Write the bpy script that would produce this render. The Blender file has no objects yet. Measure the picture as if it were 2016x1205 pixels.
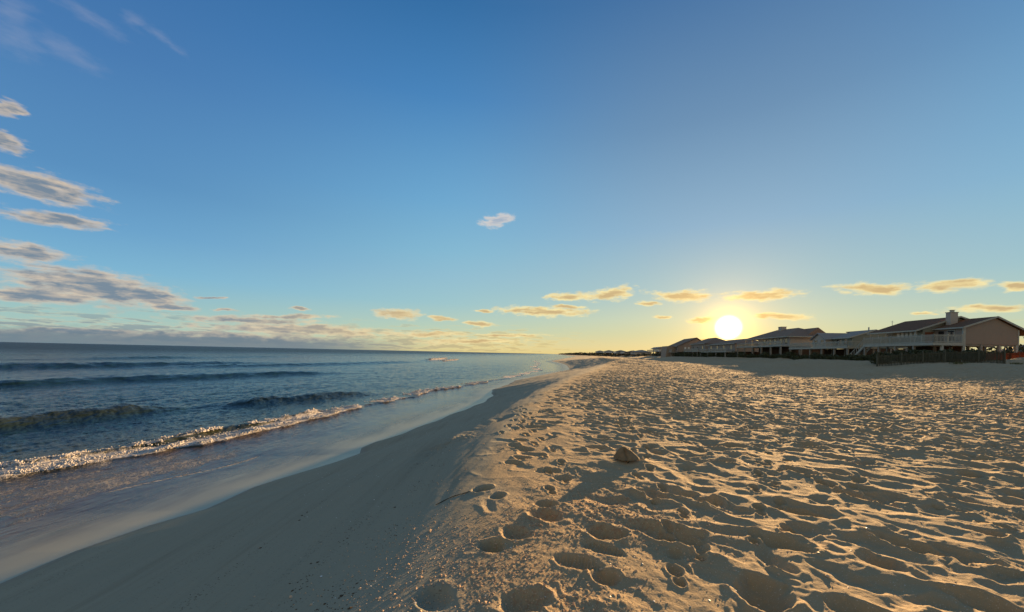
import bpy, bmesh, math, random
import numpy as np
from mathutils import Vector, Matrix

R = math.radians
sc = bpy.context.scene
COL = sc.collection
random.seed(7)

# ------------------------------------------------------------------ camera
cam = bpy.data.cameras.new("camera")
cam_o = bpy.data.objects.new("camera", cam)
COL.objects.link(cam_o)
sc.camera = cam_o
cam.sensor_width = 36
cam.lens = 13.57
cam.shift_y = 0.0459                       # the photo is cropped towards the sky
cam.clip_start = 0.05
cam.clip_end = 60000
cam_o.matrix_world = Matrix.Rotation(R(90), 4, 'X') @ Matrix.Rotation(R(1.25), 4, 'Z')   # level, rolled a little

# ------------------------------------------------------------------ exposure
EXPO = 2.2
K = 1.0 / 2 ** EXPO
sc.view_settings.view_transform = 'Standard'
sc.view_settings.look = 'None'
sc.view_settings.exposure = EXPO
sc.view_settings.gamma = 1.0
sc.view_settings.use_curve_mapping = False

# ------------------------------------------------------------------ sun
SUN_AZ, SUN_EL = 29.2, 3.9
LAMP_AZ, LAMP_EL = 36.0, 6.7          # lamp set higher and further right than the disc to shorten house shadows
ldir = Vector((math.sin(R(LAMP_AZ)) * math.cos(R(LAMP_EL)), math.cos(R(LAMP_AZ)) * math.cos(R(LAMP_EL)), math.sin(R(LAMP_EL))))
sdir = Vector((math.sin(R(SUN_AZ)) * math.cos(R(SUN_EL)), math.cos(R(SUN_AZ)) * math.cos(R(SUN_EL)), math.sin(R(SUN_EL))))
sl = bpy.data.lights.new("sun", 'SUN')
sl.energy = 3.0
sl.angle = R(0.6)
sl.color = (1.0, 0.60, 0.25)
so = bpy.data.objects.new("sun", sl)
COL.objects.link(so)
so.location = (60, 100, 60)
so.rotation_euler = (-ldir).to_track_quat('-Z', 'Y').to_euler()


# ------------------------------------------------------------------ node helpers
class NT:
    def __init__(s, tree):
        s.t = tree
        s.n = tree.nodes
        s.l = tree.links

    def put(s, sock, v):
        if v is None:
            return
        if isinstance(v, bpy.types.NodeSocket):
            s.l.new(v, sock)
        else:
            if isinstance(v, (tuple, list)) and len(v) == 3 and len(getattr(sock, 'default_value', (0,))) == 4:
                v = (*v, 1)
            sock.default_value = v

    def m(s, op, a, b=None, c=None, clamp=False):
        n = s.n.new('ShaderNodeMath')
        n.operation = op
        n.use_clamp = clamp
        for i, v in enumerate((a, b, c)):
            s.put(n.inputs[i], v)
        return n.outputs[0]

    def v(s, op, a, b=None, c=None):
        n = s.n.new('ShaderNodeVectorMath')
        n.operation = op
        for i, v in enumerate((a, b)):
            s.put(n.inputs[i], v)
        if c is not None:
            s.put(n.inputs[3 if op == 'SCALE' else 2], c)
        return n.outputs[1] if op in ('LENGTH', 'DOT_PRODUCT', 'DISTANCE') else n.outputs[0]

    def noise(s, vec, scale, detail=4, rough=.5, dist=0, color=False):
        n = s.n.new('ShaderNodeTexNoise')
        s.put(n.inputs['Vector'], vec)
        s.put(n.inputs['Scale'], scale)
        s.put(n.inputs['Detail'], detail)
        s.put(n.inputs['Roughness'], rough)
        s.put(n.inputs['Distortion'], dist)
        return n.outputs[1 if color else 0]

    def voro(s, vec, scale, feature='F1', out=0):
        n = s.n.new('ShaderNodeTexVoronoi')
        n.feature = feature
        s.put(n.inputs['Vector'], vec)
        s.put(n.inputs['Scale'], scale)
        return n.outputs[out]

    def ramp(s, fac, stops, interp='LINEAR'):
        n = s.n.new('ShaderNodeValToRGB')
        n.color_ramp.interpolation = interp
        e = n.color_ramp.elements
        while len(e) < len(stops):
            e.new(0.5)
        for i, (p, c) in enumerate(stops):
            e[i].position = p
            e[i].color = (*c, 1) if len(c) == 3 else c
        s.put(n.inputs[0], fac)
        return n.outputs[0]

    def mix(s, fac, a, b, mode='MIX'):
        n = s.n.new('ShaderNodeMix')
        n.data_type = 'RGBA'
        n.blend_type = mode
        n.clamp_factor = True
        s.put(n.inputs[0], fac)
        s.put(n.inputs[6], a)
        s.put(n.inputs[7], b)
        return n.outputs[2]

    def step(s, x, a, b, to0=0., to1=1.):
        n = s.n.new('ShaderNodeMapRange')
        n.interpolation_type = 'SMOOTHSTEP'
        for i, v in enumerate((x, a, b, to0, to1)):
            s.put(n.inputs[i], v)
        return n.outputs[0]

    def mapping(s, vec, loc=(0, 0, 0), rot=(0, 0, 0), scale=(1, 1, 1), typ='POINT'):
        n = s.n.new('ShaderNodeMapping')
        n.vector_type = typ
        s.put(n.inputs[0], vec)
        n.inputs[1].default_value = loc
        n.inputs[2].default_value = rot
        n.inputs[3].default_value = scale
        return n.outputs[0]

    def attr(s, name):
        n = s.n.new('ShaderNodeAttribute')
        n.attribute_name = name
        return n.outputs['Fac']

    def bump(s, h, dist, strength=1.0, normal=None):
        n = s.n.new('ShaderNodeBump')
        n.inputs['Strength'].default_value = strength
        s.put(n.inputs['Distance'], dist)
        s.put(n.inputs['Height'], h)
        if normal is not None:
            s.put(n.inputs['Normal'], normal)
        return n.outputs[0]


def lin(r, g, b):
    f = lambda c: (c / 255 / 12.92) if c <= 10.3 else ((c / 255 + .055) / 1.055) ** 2.4
    return (f(r), f(g), f(b))


# ------------------------------------------------------------------ sky (world)
w = bpy.data.worlds.new("World")
sc.world = w
w.use_nodes = True
T = NT(w.node_tree)
bg = T.n['Background']
bg.inputs[1].default_value = 1.0
gen = T.n.new('ShaderNodeTexCoord').outputs['Generated']
sep = T.n.new('ShaderNodeSeparateXYZ')
T.put(sep.inputs[0], gen)
az = T.m('DEGREES', T.m('ARCTAN2', sep.outputs[0], sep.outputs[1]))
el = T.m('DEGREES', T.m('ARCSINE', sep.outputs[2]))
el01 = T.m('DIVIDE', el, 90., clamp=True)


def eramp(stops):
    return T.ramp(el01, [(e / 90., lin(*c)) for e, c in stops])


far_sky = eramp([(0, (150, 170, 165)), (1, (170, 195, 180)), (3.3, (152, 192, 190)), (7.8, (112, 174, 208)), (12, (86, 152, 200)),
                 (17, (64, 131, 186)), (28, (48, 110, 172)), (45, (44, 96, 152)), (70, (96, 108, 106))])
mid_sky = eramp([(0, (222, 200, 125)), (1, (216, 207, 150)), (3.4, (186, 205, 178)), (7, (152, 194, 200)), (10.8, (138, 186, 206)),
                 (14.4, (122, 180, 208)), (21, (97, 163, 206)), (33, (58, 127, 186)), (42, (44, 106, 162)), (65, (96, 108, 106))])
near_sky = eramp([(0, (238, 205, 120)), (1, (232, 208, 140)), (3.0, (212, 207, 155)), (5, (198, 206, 174)), (9, (160, 190, 194)),
                  (17, (126, 168, 200)), (29, (94, 136, 176)), (42, (64, 110, 160)), (65, (96, 108, 106))])
back_sky = eramp([(0, (170, 150, 130)), (6, (205, 175, 145)), (14, (190, 175, 150)), (35, (150, 152, 138)), (70, (96, 108, 106))])  # unseen sky behind the camera, warmed to offset blue shade on the sand
daz = T.m('ABSOLUTE', T.m('SUBTRACT', az, SUN_AZ))
daz = T.m('MINIMUM', daz, T.m('SUBTRACT', 360., daz))
sky = T.mix(T.step(daz, 4., 44.), near_sky, mid_sky)
sky = T.mix(T.step(daz, 32., 82.), sky, far_sky)
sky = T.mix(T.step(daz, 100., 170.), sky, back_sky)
nis = T.n.new('ShaderNodeTexSky')
nis.sky_type = 'NISHITA'
nis.sun_disc = False
nis.sun_elevation = R(SUN_EL)
nis.sun_rotation = R(SUN_AZ)
nis.ozone_density = 4
nis.dust_density = .3
sky = T.mix(1.0, sky, T.v('SCALE', nis.outputs[0], None, 0.006), 'ADD')

sky = T.mix(T.step(el, 52., 12., 0., .10), sky, lin(196, 216, 216))
# glow round the sun (air scatter) and the sun's own blown disc
cosd = T.v('DOT_PRODUCT', T.v('NORMALIZE', gen), tuple(sdir))
th = T.m('DEGREES', T.m('ARCCOSINE', T.m('MINIMUM', cosd, .9999999)))
g1 = T.m('EXPONENT', T.m('MULTIPLY', T.m('POWER', T.m('DIVIDE', th, 2.3), 2.), -1.))
g2 = T.m('EXPONENT', T.m('DIVIDE', th, -3.4))
g3 = T.m('EXPONENT', T.m('DIVIDE', th, -13.))
core = T.step(th, 1.8, .3)

# clouds: az / el ellipses broken up by noise
CLOUDS = [(-51.05, 14.3, 4.8, 1.35, -2.3), (-52.95, 20.1, 1.25, .85, -3.1), (-53.0, 17.5, 1.4, .95, -10.1), (-49.62, 11.73, 4.14, 0.79, 3.5), (-51.69, 8.08, 3.2, 1.09, -0.6), (-47.2, 5.67, 7.0, 2.1, -3.8), (-43.0, 5.2, 3.5, 1.2, -4), (-50.35, 4.5, 5.0, 1.0, 2.7), (-42.02, 4.31, 2.92, 0.5, 1.0), (-33.83, 3.31, 7.82, 0.5, 1.6), (-29.76, 4.09, 5.13, 0.39, 3.8), (-28.28, 2.39, 12.27, 0.86, 0.7), (-37.75, 0.84, 15.69, 1.02, 0.8), (-48.49, 1.21, 7.35, 0.4, 3.2), (-38.07, 5.74, 1.5, 0.18, 6.0), (-36.86, 4.31, 1.35, 0.24, 1.2), (-28.91, 5.12, 1.27, 0.26, 1.0), (-16.47, 5.27, 3.61, 0.93, -0.1), (-10.4, 4.88, 2.48, 0.37, 2.1), (-4.83, 4.24, 2.85, 0.45, -3.0), (-4.13, 6.2, 1.65, 0.29, 1.7), (4.53, 6.24, 7.47, 0.89, -0.4), (8.2, 8.4, 3.84, 0.8, 2.9), (14.35, 8.79, 4.25, 1.07, 6.0), (-2.69, 19.02, 2.74, 0.95, 9.6), (23.75, 8.18, 4.55, 0.88, -2.2), (32.78, 7.92, 4.36, 0.81, -0.2), (26.11, 4.87, 2.07, 0.47, 2.2), (34.9, 5.22, 2.95, 0.5, -4.2), (20.91, 5.36, 1.19, 0.28, -0.7), (42.81, 7.72, 3.36, 0.71, -6.8), (48.82, 7.6, 2.35, 0.68, 0.2), (52.32, 7.08, 1.36, 0.5, -6.9), (50.89, 5.09, 2.85, 0.42, -1.6), (46.47, 5.1, 1.07, 0.21, -3.8), (19.21, 7.35, 2.03, 0.35, -4.2), (27.24, 2.38, 3.57, 0.2, 0.2), (8.23, 7.01, 2.95, 0.29, 0.1), (-11.8, 2.47, 6.5, 0.45, 1.8), (-0.66, 2.62, 6.02, 0.3, 1.3), (-5.9, 1.6, 8.92, 0.38, 1.4),
          (-75, 12, 14, 2.5, 0), (-70, 4, 16, 2, 0), (75, 9, 8, 1.5, 0), (95, 6, 14, 1.6, 0), (-110, 9, 20, 2.2, 0), (150, 10, 22, 2.5, 0)]
WISPS = [(-52.52, 25.6, 2.13, 1.55, 7.9), (-49.37, 26.26, 2.4, 1.02, -14.0), (-44.85, 30.71, 1.05, 0.78, 19.5), (-48.11, 29.41, 2.38, 0.76, -10.3), (-42.7, 30.32, 2.1, 0.41, -20.0), (-52.83, 27.44, 1.73, 1.43, 17.0)]
comb = T.n.new('ShaderNodeCombineXYZ')
T.put(comb.inputs[0], az)
T.put(comb.inputs[1], el)
ae = comb.outputs[0]
aes = T.v('MULTIPLY', ae, (0.45, 1.1, 1))
wn = T.noise(aes, 0.55, 4, .6, 0, True)
ae_w = T.v('ADD', ae, T.v('MULTIPLY', T.v('SUBTRACT', wn, (.5, .5, .5)), (4.2, 1.15, 0)))


def blobs(lst, src):
    cur = None
    for (a, e, wa, we, rt) in lst:
        mp = T.mapping(src, (a, e, 0), (0, 0, R(rt)), (wa, we, 1), 'TEXTURE')
        ln = T.v('LENGTH', mp)
        if cur is None:
            cur = ln
        else:
            n = T.n.new('ShaderNodeMath')
            n.operation = 'SMOOTH_MIN'
            T.put(n.inputs[0], cur)
            T.put(n.inputs[1], ln)
            n.inputs[2].default_value = .25
            cur = n.outputs[0]
    return cur


aef = T.v('MULTIPLY', ae, (0.6, 1.5, 1))
nz = T.noise(aef, 1.0, 6, .58)
nzc = T.m('SUBTRACT', nz, .5)
rr = blobs(CLOUDS, ae_w)
dens = T.m('ADD', T.m('SUBTRACT', 1.0, rr), T.m('MULTIPLY', nzc, 1.6))
alpha = T.step(dens, -.12, 0.58)
# low rows of small flat clouds just above the horizon
rows = T.noise(T.v('MULTIPLY', ae, (0.28, 2.3, 1)), 1.0, 5, .6)
rmask = T.m('MULTIPLY', T.step(el, 5.2, 1.6), T.step(el, -.2, .4))
rmask = T.m('MULTIPLY', rmask, T.step(daz, 10., 32.))
rdens = T.m('ADD', T.m('SUBTRACT', rows, .60), T.m('MULTIPLY', rmask, .17))
ralpha = T.m('MULTIPLY', T.step(rdens, 0.0, 0.07), rmask)
wr = blobs(WISPS, ae_w)
wdens = T.m('ADD', T.m('SUBTRACT', 1.1, wr), T.m('MULTIPLY', nzc, 1.6))
walpha = T.m('MULTIPLY', T.step(wdens, -.2, 1.5), .24)
# colour of cloud: bright rims, greyer hearts; grey-blue away from the sun, gold near it
near = T.step(daz, 75., 22.)
rim = T.mix(near, lin(214, 196, 174), lin(255, 234, 168))
heart = T.mix(near, lin(120, 136, 152), lin(240, 204, 138))
heart = T.mix(T.step(daz, 56., 36.), heart, lin(204, 176, 128))
n2 = T.noise(T.v('ADD', T.v('MULTIPLY', ae, (0.32, 2.0, 1)), (3.1, 0.35, 0)), 1.0, 4, .55)
hd = T.m('ADD', T.m('MULTIPLY', T.step(dens, .15, .85), .9), T.m('MULTIPLY', T.m('SUBTRACT', n2, .5), 2.4), clamp=True)
high = T.m('MULTIPLY', T.step(el, 13., 17.), T.step(az, -30., -15.))
rim = T.mix(high, rim, lin(222, 212, 204))
heart = T.mix(high, heart, lin(168, 180, 196))
ccol = T.mix(hd, rim, heart)
rcol = T.mix(T.step(rdens, .02, .12), T.mix(near, lin(205, 205, 180), lin(248, 222, 150)), T.mix(near, lin(140, 155, 160), lin(205, 185, 130)))
sky = T.mix(T.m('MULTIPLY', ralpha, .8), sky, rcol)
sky = T.mix(walpha, sky, lin(176, 178, 196))
sky = T.mix(T.m('MULTIPLY', alpha, .94), sky, ccol)
# grey bank lying on the sea horizon to the left
bank = T.m('MULTIPLY', T.step(T.m('ADD', el, T.m('MULTIPLY', nzc, -1.8)), 2.0, .7), T.step(az, -10., -30.))
sky = T.mix(T.m('MULTIPLY', bank, .9), sky, lin(112, 130, 142))


def glow(fac, col):
    global sky
    sky = T.mix(1.0, sky, T.v('SCALE', col, None, fac), 'ADD')


glow(g3, (.10, .07, .01))
glow(g2, (.88, .38, .0))
glow(g1, (.95, .60, .14))
glow(core, (7., 6., 4.))
ground_dark = T.step(el, -1.5, -.1)
sky = T.mix(ground_dark, lin(60, 66, 66), sky)
T.put(bg.inputs[0], T.v('SCALE', sky, None, K))
w.cycles.sampling_method = 'MANUAL'
w.cycles.sample_map_resolution = 2048

# ------------------------------------------------------------------ numpy noise
def _h(ix, iy, seed):
    h = (ix.astype(np.int64) * 374761393 + iy.astype(np.int64) * 668265263 + seed * 1442695041) & 0xffffffff
    h = ((h ^ (h >> 13)) * 1274126177) & 0xffffffff
    h = ((h ^ (h >> 16)) * 2246822519) & 0xffffffff
    return ((h ^ (h >> 15)) & 0xffffff).astype(np.float32) / np.float32(0xffffff)


def vn(x, y, seed=0):
    ix = np.floor(x); iy = np.floor(y)
    fx = (x - ix).astype(np.float32); fy = (y - iy).astype(np.float32)
    ux = fx * fx * fx * (fx * (fx * 6 - 15) + 10); uy = fy * fy * fy * (fy * (fy * 6 - 15) + 10)
    a = None
    out = 0
    for dx in (0, 1):
        for dy in (0, 1):
            an = _h(ix + dx, iy + dy, seed) * np.float32(2 * math.pi)
            g = np.cos(an) * (fx - dx) + np.sin(an) * (fy - dy)
            out = out + g * (ux if dx else 1 - ux) * (uy if dy else 1 - uy)
    return out * 1.4                     # about -1 .. 1


def fbm(x, y, oct=4, seed=0, gain=.5):
    o = 0; a = 1; t = 0
    for k in range(oct):
        o = o + a * vn(x, y, seed + k * 17); t += a; a *= gain
        x = x * 2.03 + 11.3; y = y * 2.03 - 7.7
    return o / t


def ss(a, b, x):
    t = np.clip((x - a) / (b - a), 0, 1)
    return t * t * (3 - 2 * t)


def smin(a, b, k):
    h = np.clip(.5 + .5 * (b - a) / k, 0, 1)
    return b + (a - b) * h - k * h * (1 - h)


# ------------------------------------------------------------------ the shore in plan
WY = np.array([-40, -8, 2.5, 4.3, 5.02, 5.77, 6.39, 7.43, 8.48, 9.13, 10.03, 10.61, 11.35, 12.79, 16.06, 20.68, 24.18, 27.78, 33, 38.1, 46.8, 58.7, 64.9, 90.7, 106, 120.8, 143.3, 234, 485, 2500, 8000, 40000])
WX = np.array([-10, -7.2, -5.9, -5.65, -5.61, -5.39, -5.05, -4.91, -4.5, -4.24, -3.90, -4.04, -3.94, -3.44, -2.65, -1.5, -1.15, -1.42, -.29, .41, 3.26, 7.16, 9.9, 13.07, 14.2, 14.5, 14.58, 31.5, 81.2, 300, 900, 4500])
CY = np.array([-40, -8, 2, 2.9, 3.7, 5.5, 7.3, 9.9, 15.4, 23.9, 49, 89, 143, 234, 485, 2500, 8000, 40000])
CX = np.array([-4.0, -1.4, -.52, -.52, -.54, -.54, -.45, -.05, 1.1, 3.3, 11.2, 21.8, 29, 48, 100, 322, 925, 4530])
WZ = -3.0       # waterline level
SEA = -3.15     # mean sea
QS = 3.0 / 2.7
WX = WX * QS; WY = WY * QS


def wl(y):
    return np.interp(y, WY, WX) + .05 * np.sin(y * 1.9 + 1) * np.clip(y / 12, 0, 1)


def cr(y):
    # smoothed crest
    return (np.interp(y - .8, CY, CX) + np.interp(y, CY, CX) + np.interp(y + .8, CY, CX)) / 3


def pits(x, y, cell, seed, depth, prob, size=(.30, .46), elong=1.5, rim=.35):
    """sum of trodden hollows, one at most per cell; prob is an array"""
    gx = np.floor(x / cell); gy = np.floor(y / cell)
    basin = np.zeros_like(x, dtype=np.float32)
    rims = np.zeros_like(basin)
    for dx in (-1, 0, 1):
        for dy in (-1, 0, 1):
            cx = gx + dx; cy = gy + dy
            px = (cx + .15 + .7 * _h(cx, cy, seed)) * cell
            py = (cy + .15 + .7 * _h(cx, cy, seed + 1)) * cell
            a = (_h(cx, cy, seed + 2) * 2 - 1) * 1.1 + .25
            r = cell * (size[0] + (size[1] - size[0]) * _h(cx, cy, seed + 3))
            d = depth * (.45 + .75 * _h(cx, cy, seed + 4))
            on = (_h(cx, cy, seed + 5) < prob)
            ca = np.cos(a); sa = np.sin(a)
            ex = ((x - px) * ca - (y - py) * sa) / r
            ey = ((x - px) * sa + (y - py) * ca) / (r * elong)
            q = np.sqrt(ex * ex + ey * ey)
            b = -np.where(q < 1, (1 - q * q) ** 1.15, 0) * d * on
            basin = np.minimum(basin, b)
            up = np.clip(.5 - .75 * ex * np.cos(a * 3) - .6 * ey, 0, 1.1)      # thrown to one side
            rims = np.maximum(rims, np.exp(-((q - 1.10) / .20) ** 2) * d * rim * on * up)
    return basin + rims


# prints one can point at near the camera: x, y, half width, half length, angle, depth, treaded
PRINTS = [(-.29, 4.27, .10, .14, .5, .085, 0), (-.12, 4.05, .085, .11, .3, .05, 0), (.35, 3.58, .17, .15, .2, .10, 0), (.36, 3.86, .12, .09, .2, .05, 0),
          (-.12, 3.0, .10, .12, -.7, .09, 0), (.07, 3.22, .11, .15, -.5, .05, 1), (.50, 2.79, .115, .20, -1.15, .05, 1), (.74, 2.98, .10, .17, -1.0, .04, 1),
          (.66, 2.62, .10, .10, .3, .07, 0), (2.07, 4.05, .17, .14, -.3, .09, 0), (1.86, 4.24, .22, .14, .3, .06, 0), (.50, 4.97, .17, .11, -.4, .05, 0),
          (.66, 4.72, .14, .10, -.4, .05, 0), (.04, 5.28, .13, .10, .1, .06, 0), (.18, 5.55, .13, .10, .1, .06, 0), (.22, 6.05, .15, .13, .3, .06, 0),
          (.16, 6.65, .13, .11, .3, .06, 0), (.82, 3.24, .17, .13, .2, .09, 0), (1.67, 2.50, .17, .24, .6, .12, 0), (2.79, 2.88, .14, .17, .5, .09, 0),
          (2.92, 3.78, .26, .13, .5, .09, 0), (1.28, 2.95, .08, .07, 0, .03, 0), (1.44, 3.2, .22, .16, .6, .07, 0), (1.05, 4.0, .25, .16, .2, .035, 0),
          (2.25, 3.1, .2, .13, .8, .08, 0), (3.3, 3.2, .28, .12, .9, .08, 0), (2.1, 2.3, .2, .12, .8, .08, 0), (-.45, 2.4, .14, .12, .2, .05, 0),
          (.1, 2.35, .16, .12, -.3, .07, 0), (3.9, 4.3, .3, .14, 1.0, .08, 0), (3.05, 2.35, .25, .13, .9, .08, 0)]


TRAIL = []
for (tx, ty, th_, n_) in ((.55, 3.9, -.05, 20), (1.15, 2.3, .22, 22), (2.6, 8.2, 2.75, 16), (-.1, 6.9, .10, 10), (1.9, 2.9, .62, 16)):
    for q_ in range(n_):
        sd = 1 if q_ % 2 else -1
        wob = .12 * math.sin(q_ * .6 + tx)
        tx += math.sin(th_ + wob) * .36; ty += math.cos(th_ + wob) * .36
        TRAIL.append((tx + math.cos(th_) * .10 * sd, ty - math.sin(th_) * .10 * sd, th_ + wob + .12 * sd))


def ground(x, y, detail=True):
    w_ = wl(y); c_ = cr(y)
    u = x - w_; cw = c_ - w_
    ub = x - c_
    r = np.hypot(x, y)
    fore = np.where(u > 0, WZ + 1.5 * (u / cw), WZ + .07 * u)
    fore = np.maximum(fore, -7)
    dune = 1.42 * ss(23, 37, ub + 3 * vn(x * .06, y * .06, 5))
    dune = dune + .95 * np.exp(-(((x - 61.5) / 6.5) ** 2 + ((y - 44.2) / 2.4) ** 2))
    dune = dune + .30 * fbm(x * .22, y * .22, 3, 31) * ss(28, 36, ub)
    berm = -1.5 + dune + .05 * fbm(x * .16, y * .16, 2, 3) * ss(1, 8, ub) + .5 * ss(55, 95, y) * (1 - ss(200, 300, y)) * (1 - .8 * ss(6, 22, ub))
    berm = berm + .07 * fbm(x * .42, y * .42, 3, 4) * ss(8, 22, ub)
    z = smin(fore, berm, .13)
    inl = ss(-.1, 1.1, ub + .35 * vn(x * .9, y * .9, 8))       # 0 on the smooth foreshore, 1 on the trodden berm
    # foreshore: faint long streaks and drainage
    ca, sa = math.cos(.22), math.sin(.22)
    al = x * sa + y * ca; ac = x * ca - y * sa
    dry = ss(.05, .7, u)
    z = z + dry * (1 - inl) * (.014 * vn(al * .35, ac * 1.6, 12) + .006 * vn(al * 1.1, ac * 4.5, 13) + .0022 * vn(al * 2.2, ac * 14, 14))
    far_r = ss(38, 75, y) * (1 - ss(300, 600, y)) * ss(.5, 3, u)
    z = z + far_r * (.11 * fbm(x * .33, y * .30, 3, 15) + .10 * np.clip(1 - np.abs(vn(x * .30 + y * .1, y * .22 - x * .1, 16)) * 1.5, 0, 1) ** 2)
    if not detail:
        return z, u, ub, inl
    wx = x + .13 * vn(x * 2.1, y * 2.1, 40) + .05 * vn(x * 5.3, y * 5.3, 42)
    wy = y + .13 * vn(x * 2.1, y * 2.1, 41) + .05 * vn(x * 5.3, y * 5.3, 43)
    fade = 1 - .45 * ss(60, 160, r)
    # how much the ground is trodden
    near_smooth = ss(.9, 2.6, ub) * .75 + .22
    near_smooth = np.where(r > 9, np.maximum(near_smooth, .5 * ss(.2, 1.6, ub)), near_smooth)
    low = .5 + .5 * vn(x * .35, y * .35, 77)
    p1 = near_smooth * (.55 + .45 * low)
    close = 1 - ss(4.5, 7.0, r) * 1.0
    pr = p1 * (1 - .55 * close)
    z = z + inl * fade * (.030 * fbm(x * .7, y * .7, 3, 21) + .016 * fbm(wx * 2.3, wy * 2.3, 3, 22))
    ca2, sa2 = math.cos(.55), math.sin(.55)
    qx = wx * ca2 - wy * sa2; qy = wx * sa2 + wy * ca2
    rg = (1 - np.abs(vn(qx * 1.15, qy * 1.9, 23)) * 1.5); rg2 = (1 - np.abs(vn(qx * 2.7 + 5, qy * 3.9, 24)) * 1.5)
    lane = .62 + .38 * ss(-.35, .30, vn(x * .20 + 3, y * .11, 26))
    pr = pr * lane
    mod = near_smooth * (.82 + .12 * ss(7, 16, r)) * lane
    sm = .62 + .45 * ss(5, 12, r)
    z = z + inl * fade * mod * (.044 * np.clip(rg, 0, 1) ** 1.8 + .030 * sm * np.clip(rg2, 0, 1) ** 1.9 - .03)
    z = z + inl * fade * pits(wx, wy, .41, 100, .060, pr)
    z = z + inl * fade * sm * pits(wx * .95 + .3, wy * .95, .29, 200, .046, pr * .8)
    far_l = ss(7, 16, r)
    z = z + inl * far_l * fade * pits(wx, wy, .85, 300, .045, pr * .5)
    m = r < 34
    if m.any():
        # ripples and crumbs, only where they can be seen
        xf, yf = x[m], y[m]
        q = fbm(xf * 4.3 + 2, yf * 6.5, 4, 60, .6) * .0075 * (.35 + .65 * ss(.8, 3, ub[m])) + fbm(xf * 11, yf * 11, 3, 61, .6) * .0028 + (1 - np.abs(vn(xf * 5, yf * 9, 63))) ** 4 * .004 * ss(.8, 2, ub[m])
        rough = ss(.15, .5, fbm(xf * .9 + 3, yf * .9, 2, 64))
        for (cx, cy, rad) in ((.85, 3.75, .75), (-.25, 2.7, .55), (-.75, 3.2, .35), (.3, 2.2, .5), (.2, 3.3, .3)):
            rough = np.maximum(rough, np.exp(-(((xf - cx) ** 2 + (yf - cy) ** 2) / rad ** 2)) * 1.15)
        crumb = np.clip(fbm(xf * 16, yf * 16, 3, 66, .7), 0, 1) * .028 + np.clip(vn(xf * 38, yf * 38, 67) - .1, 0, 1) * .008
        q = q + rough * crumb * (1 - ss(9, 20, r[m])) * ss(-.35, .3, ub[m])
        zz = z[m]
        zz = zz + q * np.maximum(inl[m], .17 * dry[m])
        for (px, py, a, b, an, d, tread) in PRINTS:
            rr_ = np.hypot(xf - px, yf - py) < .6
            if not rr_.any():
                continue
            xx, yy = xf[rr_], yf[rr_]
            # wobble the outline
            wb = 1 + .24 * vn(xx * 6 + px * 7, yy * 6, 71) + .10 * vn(xx * 17, yy * 17 + px, 72)
            ex = ((xx - px) * math.cos(an) - (yy - py) * math.sin(an)) / a
            ey = ((xx - px) * math.sin(an) + (yy - py) * math.cos(an)) / b
            qq = np.sqrt(ex * ex + ey * ey) * wb
            dd = -np.where(qq < 1, (1 - qq ** 3) ** 1.2, 0) * d
            dd = dd + np.exp(-((qq - 1.15) / .17) ** 2) * d * .45 * np.clip(vn(xx * 5 + px * 3, yy * 5, 73) + .12, 0, 1)
            if tread:
                dd = dd + np.where(qq < .85, .007 * np.sin(ey * b * 2 * math.pi / .026), 0)
            t_ = zz[rr_]
            zz[rr_] = t_ + dd
        for (fx, fy, fa) in TRAIL:
            k_ = (np.abs(xf - fx) < .2) & (np.abs(yf - fy) < .2)
            if not k_.any():
                continue
            dx1, dy1 = xf[k_] - fx, yf[k_] - fy
            u1 = dx1 * math.cos(fa) - dy1 * math.sin(fa); v1 = dx1 * math.sin(fa) + dy1 * math.cos(fa)
            ball = np.hypot(u1 / .056, (v1 - .055) / .085); heel = np.hypot(u1 / .042, (v1 + .085) / .055)
            f_ = np.minimum(ball, heel)
            t_ = zz[k_]
            zz[k_] = t_ - np.where(f_ < 1, (1 - f_ ** 3), 0) * .038 * (1.15 - .15 * ball.clip(0, 2)) + np.exp(-((f_ - 1.2) / .2) ** 2) * .010
        # crumbled little scarp on the foreshore
        sx = np.interp(yf, [5.6, 5.9, 7.1, 7.5, 8.3, 9.0, 10], [-1.5, -1.32, -1.12, -.82, -.5, -.05, .3])
        al_ = ss(5.7, 6.9, yf) * (1 - ss(9.0, 9.8, yf))
        dx_ = sx - xf + .05 * vn(xf * 4, yf * 4, 81)
        zz = zz - al_ * ss(-.02, .04, dx_) * (1 - ss(.05, .55, dx_)) * .085
        cl = np.exp(-(((xf + .98) / .24) ** 2 + ((yf - 7.35) / .42) ** 2))
        zz = zz + cl * (.045 + .075 * np.clip(fbm(xf * 9, yf * 9, 3, 83, .7), -.4, 1))
        # mound with a cracked flank
        zz = zz + .05 * np.exp(-(((xf - 1.62) / .34) ** 2 + ((yf - 5.42) / .26) ** 2))
        z = z.copy(); z[m] = zz
    return z, u, ub, inl


# ------------------------------------------------------------------ breaker / swell geometry in plan
SBY = np.array([-40, 5, 7.8, 9.4, 11, 14, 18.5, 23, 30, 36, 42, 54, 70, 82, 126, 300, 3000])
SBV = QS * np.array([9, 6.4, 5.6, 5.7, 5.0, 4.8, 5.5, 5.1, 3.6, 2.7, 2.3, 3.4, 5.5, 7, 6, 9, 12])


def sb(y):
    return np.interp(y / QS, SBY, SBV) + .16 * np.sin(y * .9) + .1 * np.sin(y * 2.3 + 1)


def bore(d, h, wf, wb):
    """d > 0 seaward of the front"""
    return h * ss(-wf, 0, d) * np.exp(-np.clip(d, 0, None) / wb)


def hump(d, h, wf, wb):
    return h * np.where(d < 0, np.exp(-(d / wf) ** 2), np.exp(-(d / wb) ** 2))


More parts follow.
